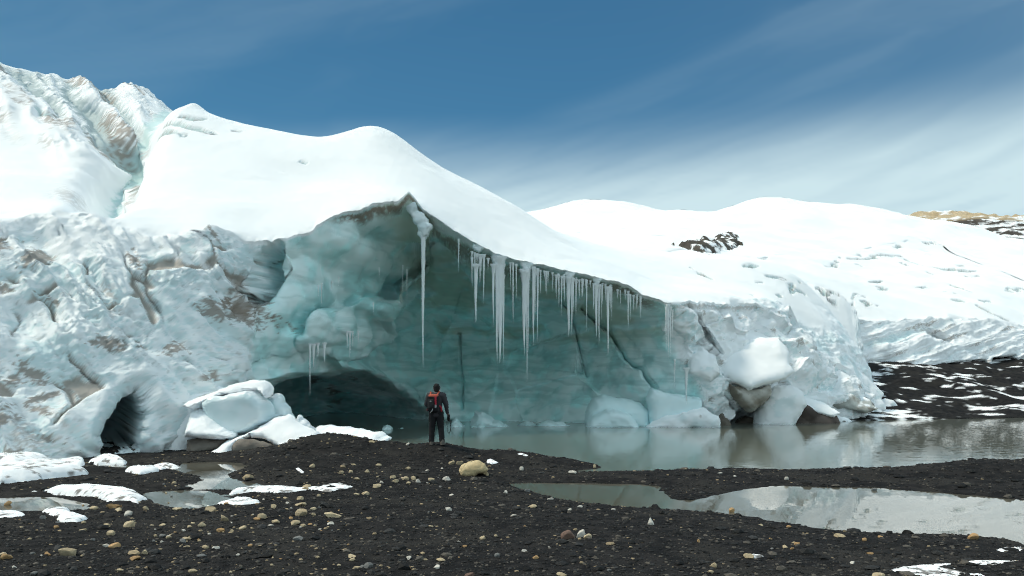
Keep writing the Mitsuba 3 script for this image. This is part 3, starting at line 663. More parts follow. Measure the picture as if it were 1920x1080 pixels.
# ------------------------------------------------------------------ things drawn out from an outline: closed bodies with thickness
def inflate(outline, Y, tf, tb, seed=0, p=2.2, k=0.75, lean=0.0, rough=0.12, edge=0.03, res=46, facet=0.0, fs=0.7, plan=None):
    """A closed body whose widest section is the outline (pixels at the depth Y); tf, tb = thickness towards and away from the camera."""
    pts = xz(outline, Y)
    size = max(np.ptp(pts[:, 0]), np.ptp(pts[:, 1]))
    st = max(size / res, 0.012)
    pg = sg.Polygon(pts).buffer(0)
    pg = pg.buffer(-size * 0.02).buffer(size * 0.035).buffer(-size * 0.015)
    pg = max(getattr(pg, 'geoms', [pg]), key=lambda g: g.area)
    L = pg.exterior.length
    ring = np.array([pg.exterior.interpolate(v).coords[0] for v in np.arange(0, L - st * 0.4, st)])
    rng = np.random.default_rng(seed)
    tg = np.roll(ring, -1, 0) - np.roll(ring, 1, 0)
    tg /= np.maximum(np.linalg.norm(tg, axis=1, keepdims=True), 1e-9)
    jit = (fb(np.column_stack([ring / size, 0 * ring[:, :1] + seed]), 7.0, 4, seed + 5) - 0.5) * edge * 2 * size
    ring = ring + np.column_stack([tg[:, 1], -tg[:, 0]]) * jit[:, None]
    pg = sg.Polygon(ring).buffer(0)
    pg = max(getattr(pg, 'geoms', [pg]), key=lambda g: g.area)
    x0, z0, x1, z1 = pg.bounds
    gx_, gz_ = np.meshgrid(np.arange(x0, x1, st), np.arange(z0, z1, st))
    ip = np.stack([gx_.ravel(), gz_.ravel()], -1)
    ip = ip[shapely.contains_xy(pg.buffer(-st * 0.55), ip[:, 0], ip[:, 1])]
    ip = ip + (rng.random(ip.shape) - 0.5) * st * 0.4
    a = np.vstack([ring, ip])
    tri = Delaunay(a).simplices
    c = a[tri].mean(1)
    tri = tri[shapely.contains_xy(pg, c[:, 0], c[:, 1])]
    e1, e2 = a[tri[:, 1]] - a[tri[:, 0]], a[tri[:, 2]] - a[tri[:, 0]]
    fl = e1[:, 0] * e2[:, 1] - e1[:, 1] * e2[:, 0] < 0
    tri[fl] = tri[fl][:, ::-1]
    nr = len(ring)
    d = np.r_[np.zeros(nr), shapely.distance(pg.exterior, shapely.points(ip))]
    D = max(d.max() * k, 1e-6)
    prof = (1 - (1 - np.minimum(d / D, 1)) ** p) ** (1 / p)
    base = Y + lean * (a[:, 1] - z0)
    front = np.column_stack([a[:, 0], base - tf * prof, a[:, 1]])
    back = np.column_stack([a[:, 0], base + tb * prof, a[:, 1]])[nr:]
    v = np.vstack([front, back])
    m = np.r_[np.arange(nr), np.arange(nr) + 0][: nr]
    remap = np.r_[np.arange(nr), np.arange(len(ip)) + len(a)]
    f = np.vstack([tri, remap[tri][:, ::-1]])
    n_ = vnormals(v, f)
    q = v / size
    dd = rough * (fb(q, 3.0, 4, seed) - 0.5) + 0.35 * rough * (fb(q, 11.0, 3, seed + 3) - 0.5)
    if facet:
        f1_, f2_, _ = cells(q, fs, seed)
        dd = dd - facet * (np.minimum(f1_, 1.2) ** 1.5 - 0.4)
    v = v + n_ * (dd * size)[:, None]
    return v, f, vnormals(v, f)


def body(name, outline, Y, tf, tb, mat, colour, label=None, cat=None, parent=None, group=None, **kw):
    key = f'{parent}__{name}' if parent else numbered(name)
    v, f, n_ = inflate(outline, Y, tf, tb, **kw)
    put(key, v, f, mat, colour(v, n_), n_)
    if label:
        tag(key, label, cat, group)
    return key


def c_snow(v, n_):
    return mixc(SNOW * 0.97, SNOW, fb(v, 3, 2, 1))


def c_ice(a, b, grit=0.0, snow=None, seed=0):
    def f(v, n_):
        c = mixc(np.array(a), np.array(b), sstep(0.35, 0.65, fb(v, 1.7, 4, 201 + seed)))
        if grit:
            c = mixc(c, DIRT * 1.3, 0.85 * sstep(0.62 - grit, 0.70 - grit, 0.65 * fb(v, 1.9, 4, 202 + seed) + 0.35 * fb(v, 9, 3, 203)))
        if snow is not None:
            c = mixc(c, SNOW, sstep(snow - 0.08, snow + 0.08, n_[:, 2] + 0.9 * (fb(v, 4.0, 4, 204 + seed) - 0.5)))
        return c
    return f


PALE, TEAL, GREY = (0.74, 0.83, 0.85), (0.58, 0.77, 0.78), (0.36, 0.37, 0.35)
EARTH = c_ice((0.10, 0.085, 0.072), (0.24, 0.21, 0.18))
# left of the cave mouth
body('snow_bank', [(180, 880), (205, 858), (232, 836), (262, 800), (284, 762), (300, 733), (332, 720), (392, 726), (392, 765), (372, 790), (362, 830), (350, 862), (300, 866), (250, 872)], 27.6, 1.1, 1.5, 'mat_snow', c_snow, 'smooth shaded snow bank sloping down between the small tunnel and the ice block', 'snow bank', rough=0.04, p=1.6, k=1.0, lean=0.8, seed=1)
blk = body('ice_block', [(386, 752), (400, 744), (440, 736), (478, 733), (494, 746), (506, 770), (504, 790), (490, 798), (470, 812), (440, 818), (412, 804), (396, 780)], 28.2, 0.8, 1.0, 'mat_cave', c_ice(PALE, (0.66, 0.79, 0.81), 0, 0.75), 'large pale ice block under a thick snow cap left of the cave mouth', 'ice block', p=3.5, k=0.55, rough=0.04, facet=0.05, seed=2)
body('snow_cap', [(338, 764), (344, 754), (372, 738), (398, 728), (412, 720), (446, 711), (474, 713), (490, 726), (495, 752), (486, 746), (468, 733), (440, 738), (408, 741), (386, 754), (362, 767)], 27.5, 0.45, 1.0, 'mat_snow', c_snow, parent=blk, p=2.2, k=0.8, rough=0.07, edge=0.02, lean=1.5, seed=3)
body('snow_drift', [(343, 770), (386, 763), (398, 780), (414, 799), (440, 812), (438, 820), (400, 824), (352, 820), (346, 800)], 27.3, 0.9, 0.9, 'mat_snow', c_snow, 'white snow ledge below the left end of the capped ice block', 'snow drift', rough=0.07, seed=4, lean=1.3)
body('snow_drift', [(350, 868), (384, 851), (410, 832), (440, 812), (468, 801), (485, 788), (512, 788), (540, 802), (575, 814), (592, 826), (560, 842), (520, 842), (500, 834), (480, 829), (452, 829), (432, 838), (428, 862), (396, 866), (372, 872)], 26.3, 0.5, 1.0, 'mat_snow', c_snow, 'large white snow drift with dripping edge in front of the capped ice block', 'snow drift', rough=0.07, seed=5, lean=1.5)
body('dirty_ice', [(350, 824), (372, 820), (420, 822), (424, 832), (400, 846), (366, 858), (352, 850)], 27.3, 0.25, 0.8, 'mat_rock', EARTH, 'brown dirty ice wedge under the white snow ledge', 'dirty ice', rough=0.1, facet=0.1, seed=6)
body('dirty_ice', [(436, 836), (455, 827), (500, 829), (520, 840), (505, 858), (472, 868), (436, 870), (428, 856)], 26.9, 0.15, 0.8, 'mat_rock', EARTH, 'dark dirty ice under the dripping edge of the snow drift beside the mound', 'dirty ice', rough=0.1, facet=0.12, seed=7)
body('ice_shard', [(500, 782), (506, 746), (514, 739), (526, 739), (541, 764), (552, 786), (546, 796), (528, 800), (510, 795)], 29.6, 0.5, 0.6, 'mat_cave', c_ice(PALE, TEAL, 0, 0.9), 'tallest upright ice shard at the left edge of the dark cave hollow', 'ice shard', facet=0.10, fs=0.35, rough=0.05, seed=8)
body('ice_shard', [(524, 796), (532, 778), (550, 788), (558, 804), (550, 812), (530, 808)], 28.9, 0.35, 0.5, 'mat_cave', c_ice(PALE, (0.7, 0.76, 0.78), 0.04, 0.7), 'small cracked ice shard in front of the tall upright shard', 'ice shard', facet=0.12, fs=0.35, rough=0.06, seed=9)
body('ice_shard', [(552, 806), (560, 779), (574, 788), (590, 804), (596, 822), (576, 830), (558, 822)], 28.6, 0.4, 0.5, 'mat_wall', c_ice(SNOW, (0.66, 0.74, 0.76), 0.06, 0.6), 'grit speckled pointed ice shard at the right end of the snow drift', 'ice shard', facet=0.12, fs=0.3, rough=0.08, seed=10)
body('snow_tongue', [(584, 800), (620, 801), (660, 807), (704, 812), (732, 824), (726, 832), (680, 832), (620, 832), (586, 828)], 29.8, 1.2, 1.6, 'mat_snow', c_ice(PALE, SNOW, 0, 0.4), 'flat pale snow tongue reaching from the shards toward the cave water', 'snow tongue', rough=0.05, seed=11, lean=1.2)
# on the cave floor
for ol, Y, sd_, lb in [([(714, 820), (718, 800), (726, 796), (735, 802), (737, 822)], 41, 12, 'small upright ice lump at the dark hollow behind the snow tongue'),
                       ([(738, 820), (744, 803), (756, 803), (762, 820)], 42, 13, 'second small ice lump at the dark hollow just left of the hiker'),
                       ([(838, 812), (846, 790), (856, 783), (868, 794), (878, 812)], 43.4, 14, 'dim blue ice chunk just right of the hiker at the waterline'),
                       ([(876, 812), (882, 792), (892, 772), (906, 774), (926, 786), (948, 796), (958, 812)], 43.8, 15, 'pointed heap of ice debris at the foot of the back wall'),
                       ([(862, 812), (870, 800), (890, 797), (912, 800), (922, 812)], 43.2, 16, 'low ice rubble in front of the pointed ice debris heap'),
                       ([(950, 808), (985, 797), (1030, 793), (1075, 797), (1092, 808)], 44.6, 17, 'long low rim of ice rubble along the back wall waterline')]:
    body('ice_chunk', ol, Y, 0.5, 0.7, 'mat_cave', c_ice((0.62, 0.76, 0.77), (0.52, 0.70, 0.71)), lb, 'ice chunk', facet=0.16, fs=0.28, rough=0.06, seed=sd_, res=36)
body('ice_block', [(1096, 790), (1098, 768), (1110, 746), (1130, 738), (1165, 747), (1200, 755), (1214, 770), (1220, 812), (1105, 812)], 44.2, 0.8, 1.0, 'mat_cave', c_ice((0.66, 0.82, 0.84), (0.60, 0.78, 0.80)), 'rounded pale blue ice block at the right end of the back wall', 'ice block', rough=0.05, facet=0.05, seed=21)
body('ice_block', [(1093, 812), (1104, 786), (1124, 771), (1150, 766), (1180, 773), (1194, 790), (1206, 812)], 43.4, 0.8, 0.8, 'mat_cave', c_ice((0.70, 0.84, 0.86), (0.64, 0.80, 0.82)), 'lower rounded pale ice block lying in front at the waterline', 'ice block', rough=0.05, facet=0.04, seed=22)
body('ice_block', [(1222, 806), (1211, 742), (1220, 726), (1250, 734), (1290, 740), (1318, 746), (1316, 780), (1290, 806)], 43.8, 0.7, 0.9, 'mat_cave', c_ice((0.66, 0.83, 0.86), (0.72, 0.86, 0.88)), 'broad pale turquoise ice block under the two hanging icicles', 'ice block', rough=0.04, p=3, k=0.6, facet=0.05, seed=23)
body('ice_bank', [(1195, 810), (1215, 796), (1245, 783), (1280, 770), (1320, 766), (1346, 778), (1352, 808)], 43.2, 0.5, 1.0, 'mat_wall', c_ice(PALE, SNOW, 0.03, 0.35), 'low crusted ice bank at the waterline below the broad turquoise block', 'ice bank', rough=0.10, facet=0.08, fs=0.3, seed=24)
# right pile
body('snow_slab', [(1352, 690), (1372, 664), (1410, 644), (1440, 631), (1482, 628), (1496, 660), (1490, 682), (1498, 700), (1472, 714), (1430, 722), (1402, 730), (1374, 718), (1358, 704)], 44.9, 1.2, 1.5, 'mat_snow', c_snow, 'thick smooth white snow slab lying on the broken ice right of the cave', 'snow slab', rough=0.05, p=2.8, k=0.7, lean=1.0, facet=0.05, edge=0.02, seed=25)
body('dirty_ice', [(1362, 716), (1380, 722), (1402, 732), (1440, 724), (1446, 740), (1430, 764), (1410, 776), (1392, 760), (1374, 742)], 45.0, 0.6, 1.2, 'mat_rock', c_ice((0.22, 0.19, 0.15), (0.46, 0.44, 0.40), 0.06), 'brown dirty ice block hanging under the white snow slab', 'dirty ice', rough=0.08, facet=0.14, fs=0.35, seed=26)
sb = body('snowy_boulder', [(1415, 812), (1418, 760), (1428, 733), (1450, 722), (1482, 722), (1502, 734), (1510, 762), (1498, 780), (1480, 812)], 46.2, 1.0, 1.0, 'mat_wall', c_ice((0.72, 0.80, 0.82), SNOW, 0.0, 0.3), 'big round snow crusted boulder at the waterline right of the dark gap', 'boulder', rough=0.05, facet=0.04, seed=27)
body('snow_drift', [(1492, 752), (1500, 733), (1530, 746), (1560, 758), (1578, 774), (1560, 784), (1530, 776), (1508, 768)], 47.0, 0.7, 1.0, 'mat_snow', c_snow, 'snow drift on dark rock right of the round snowy boulder', 'snow drift', rough=0.06, seed=28, lean=1.2)
body('dark_rock', [(1455, 812), (1470, 795), (1488, 772), (1506, 760), (1530, 772), (1566, 778), (1580, 792), (1560, 812)], 47.3, 0.5, 0.9, 'mat_rock', c_ice((0.06, 0.045, 0.038), (0.13, 0.10, 0.085)), 'dark wet rock under the snow drift beside the round snowy boulder', 'rock', rough=0.10, facet=0.15, fs=0.35, seed=29)
body('dirty_ice', [(1520, 730), (1556, 742), (1600, 734), (1640, 746), (1652, 768), (1620, 776), (1590, 770), (1556, 758), (1530, 746)], 50.0, 0.5, 1.4, 'mat_rock', c_ice((0.33, 0.33, 0.30), (0.52, 0.53, 0.50), 0.08, 0.75), 'flat grey ice slab resting on the scree at the right end of the pile', 'dirty ice', rough=0.06, facet=0.10, fs=0.3, seed=30, lean=0.6)
for ol, Y, sd_, lb in [([(1582, 764), (1592, 730), (1606, 708), (1632, 700), (1652, 716), (1664, 742), (1660, 768), (1620, 776)], 53.0, 37, 'snow crusted ice boulder at the right end of the pile above the scree'),
                       ([(1545, 728), (1556, 700), (1580, 690), (1602, 704), (1608, 730), (1580, 742)], 51.2, 38, 'jagged snowy ice block high on the right end of the pile'),
                       ([(1640, 774), (1648, 754), (1668, 748), (1686, 760), (1690, 776)], 55.0, 39, 'small snowy ice lump on the scree just right of the pile'),
                       ([(1290, 700), (1300, 668), (1322, 650), (1345, 668), (1352, 700), (1330, 720)], 43.2, 40, 'crumbly white ice block leaning on the face left of the snow slab')]:
    body('ice_block', ol, Y, 0.6, 0.9, 'mat_wall', c_ice((0.74, 0.83, 0.85), SNOW, 0.0, 0.35, sd_), lb, 'ice block', rough=0.08, facet=0.12, fs=0.35, seed=sd_, lean=0.5, res=36)
for ol, Y, sd_, lb in [([(1336, 812), (1342, 784), (1354, 776), (1368, 788), (1372, 812)], 44.6, 31, 'small dark rock at the waterline left of the dark gap'), ([(1372, 812), (1380, 790), (1398, 778), (1416, 786), (1420, 812)], 47.5, 32, 'black rock deep inside the gap beside the round boulder'),
                       ([(1504, 808), (1512, 786), (1526, 780), (1538, 790), (1540, 808)], 47.6, 33, 'snow topped stone at the waterline below the snow drift'), ([(1548, 806), (1560, 788), (1580, 782), (1602, 790), (1606, 806)], 49.2, 34, 'snow topped stone at the shore left of the scree slope'),
                       ([(1585, 800), (1596, 784), (1618, 780), (1636, 788), (1640, 800)], 52.0, 35, 'snow topped stone farthest right at the foot of the pile')]:
    body('dark_rock', ol, Y, 0.4, 0.6, 'mat_rock', c_ice((0.05, 0.042, 0.036), (0.13, 0.11, 0.09), 0, 0.30 if sd_ > 32 else None), lb, 'rock', rough=0.08, facet=0.16, fs=0.35, seed=sd_, res=24)
OC = np.array([hit(*p) for p in [(1272, 461), (1290, 457), (1315, 462), (1332, 457), (1345, 450), (1362, 444), (1381, 447), (1378, 458), (1362, 466), (1340, 473), (1322, 477), (1300, 470)]])
ax_, ay_ = np.meshgrid(np.arange(OC[:, 0].min() - 1, OC[:, 0].max() + 1, 0.09), np.arange(OC[:, 1].min() - 2, OC[:, 1].max() + 2, 0.12))
a_, b_ = ax_.ravel(), ay_.ravel()
ov = np.stack([a_, b_, g0(a_, b_)], -1)
osd = -sdpoly(a_, b_, OC) + 3.0 * (fb(ov, (0.7, 0.3, 0.5), 5, 191) - 0.5)
ov[:, 2] += np.clip(osd, -0.6, 0.6) * 0.8 + (osd > 0) * (ridged(ov, (0.8, 0.6, 1), 4, 192) - 0.6) * 0.7 - 0.05
of = quads(*ax_.shape)
of = of[(osd[of] > -0.5).all(1)]
put('rock_outcrop', ov, of, 'mat_rock', mixc(mixc(np.array([0.035, 0.030, 0.026]), np.array([0.11, 0.095, 0.075]), fb(ov, 1.5, 4, 193)), SNOW, sstep(0.52, 0.57, fb(ov, (1.7, 1.3, 1), 4, 194))))
tag('rock_outcrop', 'dark rock outcrop poking through the distant snow slope', 'rock')

# ------------------------------------------------------------------ icicles
scene['mat_icicle_root'] = {'type': 'twosided', 'b': {'type': 'principled', 'base_color': VC, 'roughness': 0.2, 'specular': 0.5}}
scene['mat_icicle'] = {'type': 'principled', 'base_color': {'type': 'rgb', 'value': (0.94, 0.98, 0.99)}, 'roughness': 0.22, 'eta': 1.31, 'spec_trans': 0.16}


def icicle(px, py0, py1, w, Y, label=None, group='icicles hanging along the cave roof edge', seed=0):
    rng = np.random.default_rng(seed)
    a, b = P(px, py0, Y), P(px, py1, Y)
    a[2] += 0.12
    L, r0 = a[2] - b[2], 0.36 * w / FX * Y
    m, ns = 22, 9
    t_ = np.linspace(0, 1, m)
    r = r0 * (1 - t_) ** rng.uniform(0.6, 1.1) * (1 + 0.10 * np.sin(t_ * L * 9 + rng.random() * 6) + 0.16 * (meshkit.noise(np.stack([t_ * 9, 0 * t_ + seed, 0 * t_], -1), seed) - 0.5)) + 0.003
    r += r0 * rng.uniform(0.5, 1.3) * np.exp(-t_ * L / 0.10)
    ang = np.arange(ns) * 2 * np.pi / ns
    wob = 0.10 * r0 * np.sin(t_ * 7 + rng.random() * 6)
    ell = 1 + 0.25 * rng.random()
    flu = 1 + 0.10 * rng.standard_normal(ns)
    v = np.stack([a[0] + wob[:, None] + r[:, None] * ell * flu * np.cos(ang), a[1] + r[:, None] * flu * np.sin(ang), np.broadcast_to((a[2] - t_ * L)[:, None], (m, ns))], -1).reshape(-1, 3)
    v = np.vstack([v, [a[0] + wob[-1], a[1], b[2] - 0.02], a])
    i, j = np.meshgrid(np.arange(m - 1), np.arange(ns), indexing='ij')
    q = np.stack([i * ns + j, (i + 1) * ns + j, (i + 1) * ns + (j + 1) % ns, i * ns + (j + 1) % ns], -1).reshape(-1, 4)
    e = (m - 1) * ns
    tip = [[e + j, m * ns, e + (j + 1) % ns] for j in range(ns)] + [[j, (j + 1) % ns, m * ns + 1] for j in range(ns)]
    key = numbered('icicle')
    put(key, v, np.vstack([q[:, [0, 1, 2]], q[:, [0, 2, 3]], tip]), 'mat_icicle')
    if group.endswith('roof edge') and not label:
        part = ('in the short row left of the thickest icicle' if px < 915 else 'clustered round the thickest icicle' if px < 955 else 'between the two biggest icicles' if px < 974 else 'clustered round the second thickest icicle' if px < 1012 else
                'in the fringe of short icicles right of the second bundle' if px < 1042.5 else 'in the middle curtain of the roof edge' if px < 1103 else 'in the right group of the roof edge' if px < 1168 else 'at the far right end of the roof edge')
        size = 'short' if py1 - py0 < 25 else 'long' if py1 - py0 > 90 else 'medium'
        label, group = f'thin {size} icicle {part}', f'{size} icicles {part}'
    tag(key, label, 'icicle', group)


def lip_y(px, Y):
    x = (px - 960) / FX * Y
    return np.interp(x, xs, yl), np.interp(x, xs, zl)


ROOF = [(793, 436, 690, 11, 'longest single icicle hanging alone below the peak of the cave roof'), (860, 453, 510, 3, None), (892, 500, 606, 9, 'grooved icicle bundle between the lone long icicle and the thick white one'), (900, 482, 530, 6, None), (907, 482, 570, 5, None), (885, 488, 540, 4, None),
        (937, 486, 682, 20, 'thickest white icicle column hanging from the roof edge'), (925, 500, 612, 8, 'slim icicle fused to the left side of the thickest icicle'), (931, 500, 668, 6, None), (933, 500, 690, 4, None), (943, 500, 640, 6, None), (944, 520, 684, 5, None),
        (962, 497, 607, 4, 'lone thin icicle between the two biggest icicle bundles'), (957, 497, 545, 3, None), (968, 500, 560, 3, None), (983, 510, 668, 17, 'second thickest icicle just right of the thickest white one'), (988, 513, 716, 6, 'icicle with the lowest tip right of the thickest white one'), (991, 513, 660, 5, None),
        (1000, 505, 648, 7, 'left one of the twin slender icicles right of the second bundle'), (1008, 508, 645, 6, 'right one of the twin slender icicles right of the second bundle'), (1003, 508, 600, 4, None), (1043, 520, 560, 5, None), (1048, 520, 575, 4, None), (1053, 522, 592, 4, None), (1058, 523, 566, 5, None),
        (1066, 523, 632, 11, 'widest icicle in the middle group of the roof edge'), (1072, 524, 630, 6, None), (1075, 526, 585, 4, None), (1080, 528, 590, 5, None), (1086, 529, 560, 4, None), (1092, 529, 556, 4, None), (1100, 530, 623, 3, None), (1118, 537, 633, 9, 'double tipped icicle in the right group of the roof edge'), (1123, 538, 643, 6, None),
        (1113, 536, 580, 4, None), (1128, 540, 600, 3, None), (1140, 542, 667, 7, 'long icicle standing apart at the right end of the roof edge'), (1147, 543, 600, 3, None), (1158, 547, 560, 3, None), (1163, 549, 575, 2, None), (1178, 556, 618, 5, None), (1182, 557, 600, 3, None), (1188, 558, 584, 4, None), (1194, 560, 580, 4, None), (1200, 560, 576, 3, None)]
r_ = np.random.default_rng(5)
for px in np.r_[r_.uniform(1012, 1042, 8), r_.uniform(1044, 1100, 10), r_.uniform(1104, 1150, 5), r_.uniform(1170, 1206, 5), r_.uniform(915, 950, 4), r_.uniform(975, 1012, 5), r_.uniform(880, 912, 4)]:
    ROOF.append((px, np.interp(px, [870, 930, 1050, 1150, 1210], [470, 495, 518, 540, 562]), np.interp(px, [870, 930, 1050, 1150, 1210], [470, 495, 518, 540, 562]) + 8 + 36 * r_.random() ** 2, 2.5 + 1.5 * r_.random(), None))
for i, (px, p0, p1, w, lb) in enumerate(ROOF):
    Y = 40.0
    for _ in range(3):
        ly, lz = lip_y(px, Y)
        Y = ly + 0.18
    top = HZ - (lz - CAMZ) * FX / Y
    icicle(px, min(p0, p1 - 5) if p0 > top + 3 else top + 3, p1, w, Y, lb, seed=i)
for i, (px, p0, p1, w, Y, lb) in enumerate([(1249, 580, 655, 4, 41.6, None), (1253, 575, 672, 6, 41.6, 'tallest frosted icicle on the ice face right of the cave roof'), (1257, 580, 668, 4, 41.6, None), (1261, 585, 640, 3, 41.7, None), (1265, 678, 731, 4, 42.8, 'thin icicle above the broad turquoise block'), (1287, 694, 759, 8, 42.9, 'thick icicle touching the broad turquoise block'),
                                            (1322, 738, 752, 3, 43.2, None), (1326, 738, 756, 3, 43.2, None)]):
    icicle(px, p0, p1, w, Y, lb or 'small frosted icicle on the ice face right of the cave', 'icicles on the ice face right of the cave', 200 + i)
for i, (px, p0, p1, w, Y, lb) in enumerate([(581, 650, 741, 4, 35.2, 'long thin icicle hanging over the dark hollow at the left'), (588, 650, 690, 8, 35.4, 'short wide icicle beside the long thin one at the dark hollow'), (596, 648, 668, 5, 35.5, None), (608, 648, 680, 5, 35.7, None), (603, 536, 574, 3, 35.9, None), (597, 540, 556, 3, 35.8, None), (622, 532, 543, 2, 36.2, None), (635, 524, 536, 2, 36.4, None),
                                            (651, 626, 652, 4, 36.9, None), (656, 626, 670, 4, 37.0, None), (661, 626, 650, 3, 37.1, None), (672, 626, 642, 3, 37.3, None), (755, 502, 548, 2, 41.5, None), (763, 510, 572, 2, 41.7, None), (711, 506, 520, 2, 38.5, None), (700, 572, 590, 2, 38.0, None)]):
    icicle(px, p0, p1, w, Y - 0.25, lb or 'tiny icicle on the smooth left ice arch', 'tiny icicles on the left ice arch', 300 + i)

for key_, px, w, h, lb in [('ice_root', 793, 22, 14, 'lumpy ice root of the lone long icicle below the peak of the roof'), ('ice_root', 935, 30, 22, 'swollen white ice root of the thickest icicle on the roof edge'), ('ice_root', 987, 26, 15, 'ice root joining the second bundle of icicles to the roof edge'),
                           ('ice_root', 1068, 20, 11, 'ice root of the middle icicle group on the roof edge'), ('ice_root', 1119, 18, 10, 'ice root of the right icicle group on the roof edge'), ('ice_root', 896, 24, 11, 'ice root of the short icicle row left of the thickest icicle')]:
    Y = 40.0
    for _ in range(3):
        ly, lz = lip_y(px, Y)
        Y = ly + 0.22
    top = HZ - (lz - CAMZ) * FX / Y if px > 800 else 432
    body(key_, [(px - 0.5 * w, top + 3), (px - 0.3 * w, top - 3), (px + 0.3 * w, top + 1), (px + 0.55 * w, top + 0.16 * w), (px + 0.3 * w, top + h), (px + 0.05 * w, top + 1.25 * h), (px - 0.2 * w, top + 1.1 * h), (px - 0.45 * w, top + 0.55 * h)], Y if px > 800 else 38.6, 0.14, 0.5, 'mat_icicle_root', c_ice((0.74, 0.84, 0.86), (0.86, 0.92, 0.93)), lb, 'ice', rough=0.14, edge=0.06, res=26, seed=int(px))

body('ice_tongue', [(748, 378), (760, 367), (774, 378), (788, 396), (804, 408), (812, 424), (803, 442), (792, 446), (784, 424), (768, 402)], 38.55, 0.22, 0.6, 'mat_icicle_root', c_ice((0.70, 0.80, 0.82), (0.88, 0.93, 0.94)), 'white ice tongue hanging from the peak of the roof above the lone long icicle', 'ice', rough=0.10, edge=0.05, facet=0.08, fs=0.25, res=40, seed=91)

# ------------------------------------------------------------------ snow patches on the gravel
def patch(outline, h, label, ragged=0.25, k=0.5, cat='snow patch', seed=0, name='snow_patch', mat='mat_snow', tone=None):
    pts = np.array([ghit(*p)[:2] for p in outline])
    pg = sg.Polygon(pts).buffer(0)
    pg = pg.buffer(0.25)
    x0, y0, x1, y1 = pg.bounds
    st = np.clip(math.sqrt((x1 - x0) * (y1 - y0)) / 90, 0.02, 0.09)
    ax_, ay_ = np.arange(x0, x1, st), np.arange(y0, y1, st)
    AX_, AY_ = np.meshgrid(ax_, ay_)
    a, b = AX_.ravel(), AY_.ravel()
    q = np.stack([a, b, 0 * a], -1)
    sd = -sdpoly(a, b, pts) + ragged * (fb(q, 1.6, 5, 140 + seed) - 0.5) * 2
    z, _ = ground_z(a, b, False)
    D = max(sd.max() * k, 0.05)
    hh = h * (1 - (1 - np.clip(sd / D, 0, 1)) ** 2) ** 0.6 + np.where(sd < 0, 0.6 * sd, 0)
    hh = hh + np.where(sd > 0, (fb(q, 2.2, 4, 160 + seed) - 0.5) * 0.10 * min(1, h * 6), 0)
    v = np.stack([a, b, np.maximum(z, -0.05) + hh - 0.02], -1)
    f = quads(len(ay_), len(ax_))
    f = f[(sd[f] > -0.16).all(1)]
    key = numbered(name)
    u_, inv = np.unique(f.ravel(), return_inverse=True)
    v, f = v[u_], inv.reshape(-1, 3)
    c = np.broadcast_to(SNOW if tone is None else np.array(tone), v.shape)
    c = mixc(c, DIRT * 0.5, 0.85 * sstep(0.61, 0.64, fb(v, 8.0, 4, 150 + seed)))
    put(key, v, f, mat, c)
    tag(key, label, cat)


patch([(-160, 905), (-160, 880), (0, 882), (60, 876), (130, 876), (165, 884), (168, 890), (110, 896), (50, 903), (0, 908)], 0.28, 'largest white snow patch at the far left below the ice wall', 0.2, seed=1)
patch([(-80, 880), (-60, 864), (0, 862), (50, 858), (92, 863), (98, 872), (40, 879)], 0.30, 'white snow mound against the ice wall at the left edge', 0.1, seed=2)
patch([(100, 870), (128, 862), (152, 861), (158, 870), (130, 875)], 0.12, 'small snow mound at the wall foot just left of the small tunnel', 0.08, seed=3)
patch([(63, 922), (110, 917), (200, 914), (245, 920), (274, 935), (266, 946), (220, 940), (150, 930), (95, 926)], 0.14, 'long white snow patch left of the bright puddle', 0.18, seed=4)
patch([(408, 946), (425, 938), (445, 933), (470, 935), (490, 943), (450, 948)], 0.07, 'small snow patch at the right shore of the bright puddle', 0.10, seed=5)
patch([(440, 921), (480, 914), (560, 918), (600, 912), (640, 907), (674, 912), (640, 917), (620, 923), (580, 919), (520, 925), (470, 923), (440, 926)], 0.07, 'narrow ragged snow strip along the front foot of the gravel mound', 0.14, seed=6)
patch([(75, 960), (130, 955), (136, 963), (168, 973), (150, 982), (110, 980), (104, 970)], 0.08, 'ragged snow patch right of the dim puddle at the left', 0.12, seed=7)
patch([(-60, 958), (0, 960), (40, 962), (52, 968), (20, 972), (-60, 972)], 0.06, 'streaky snow patch at the left edge in front of the dim puddle', 0.12, seed=8)
patch([(166, 868), (186, 860), (208, 856), (240, 868), (234, 873), (180, 873)], 0.16, 'smooth snow mound at the lower lip of the small tunnel', 0.08, seed=9)
patch([(232, 885), (258, 875), (288, 877), (294, 884), (262, 889)], 0.10, 'snow hump on the dark gravel beside the meltwater channel', 0.12, seed=10)
patch([(284, 874), (312, 869), (345, 876), (330, 882), (300, 882)], 0.06, 'dirty snow patch with stones behind the meltwater channel', 0.14, seed=11)
patch([(553, 879), (560, 875), (573, 885), (568, 890)], 0.03, 'small snow streak on the left flank of the gravel mound', 0.05, seed=12)
patch([(505, 858), (515, 855), (526, 860), (518, 862)], 0.03, 'tiny snow scrap near the left crest of the gravel mound', 0.04, seed=13)
patch([(911, 864), (922, 861), (936, 868), (920, 872)], 0.04, 'tiny snow scrap right of the big yellow boulder', 0.05, seed=14)
patch([(968, 851), (978, 848), (993, 854), (985, 856)], 0.04, 'tiny snow scrap at the lake shore right of the hiker', 0.04, seed=15)
patch([(1700, 1068), (1740, 1052), (1800, 1046), (1880, 1050), (1930, 1050), (1930, 1060), (1830, 1062), (1800, 1068), (1860, 1076), (1930, 1090), (1720, 1090)], 0.03, 'thin ragged sheet of ice and snow at the lower right corner', 0.34, seed=16)
patch([(1860, 1030), (1890, 1022), (1930, 1024), (1930, 1036), (1880, 1036)], 0.02, 'thin snow film at the near shore of the pool', 0.2, seed=17)
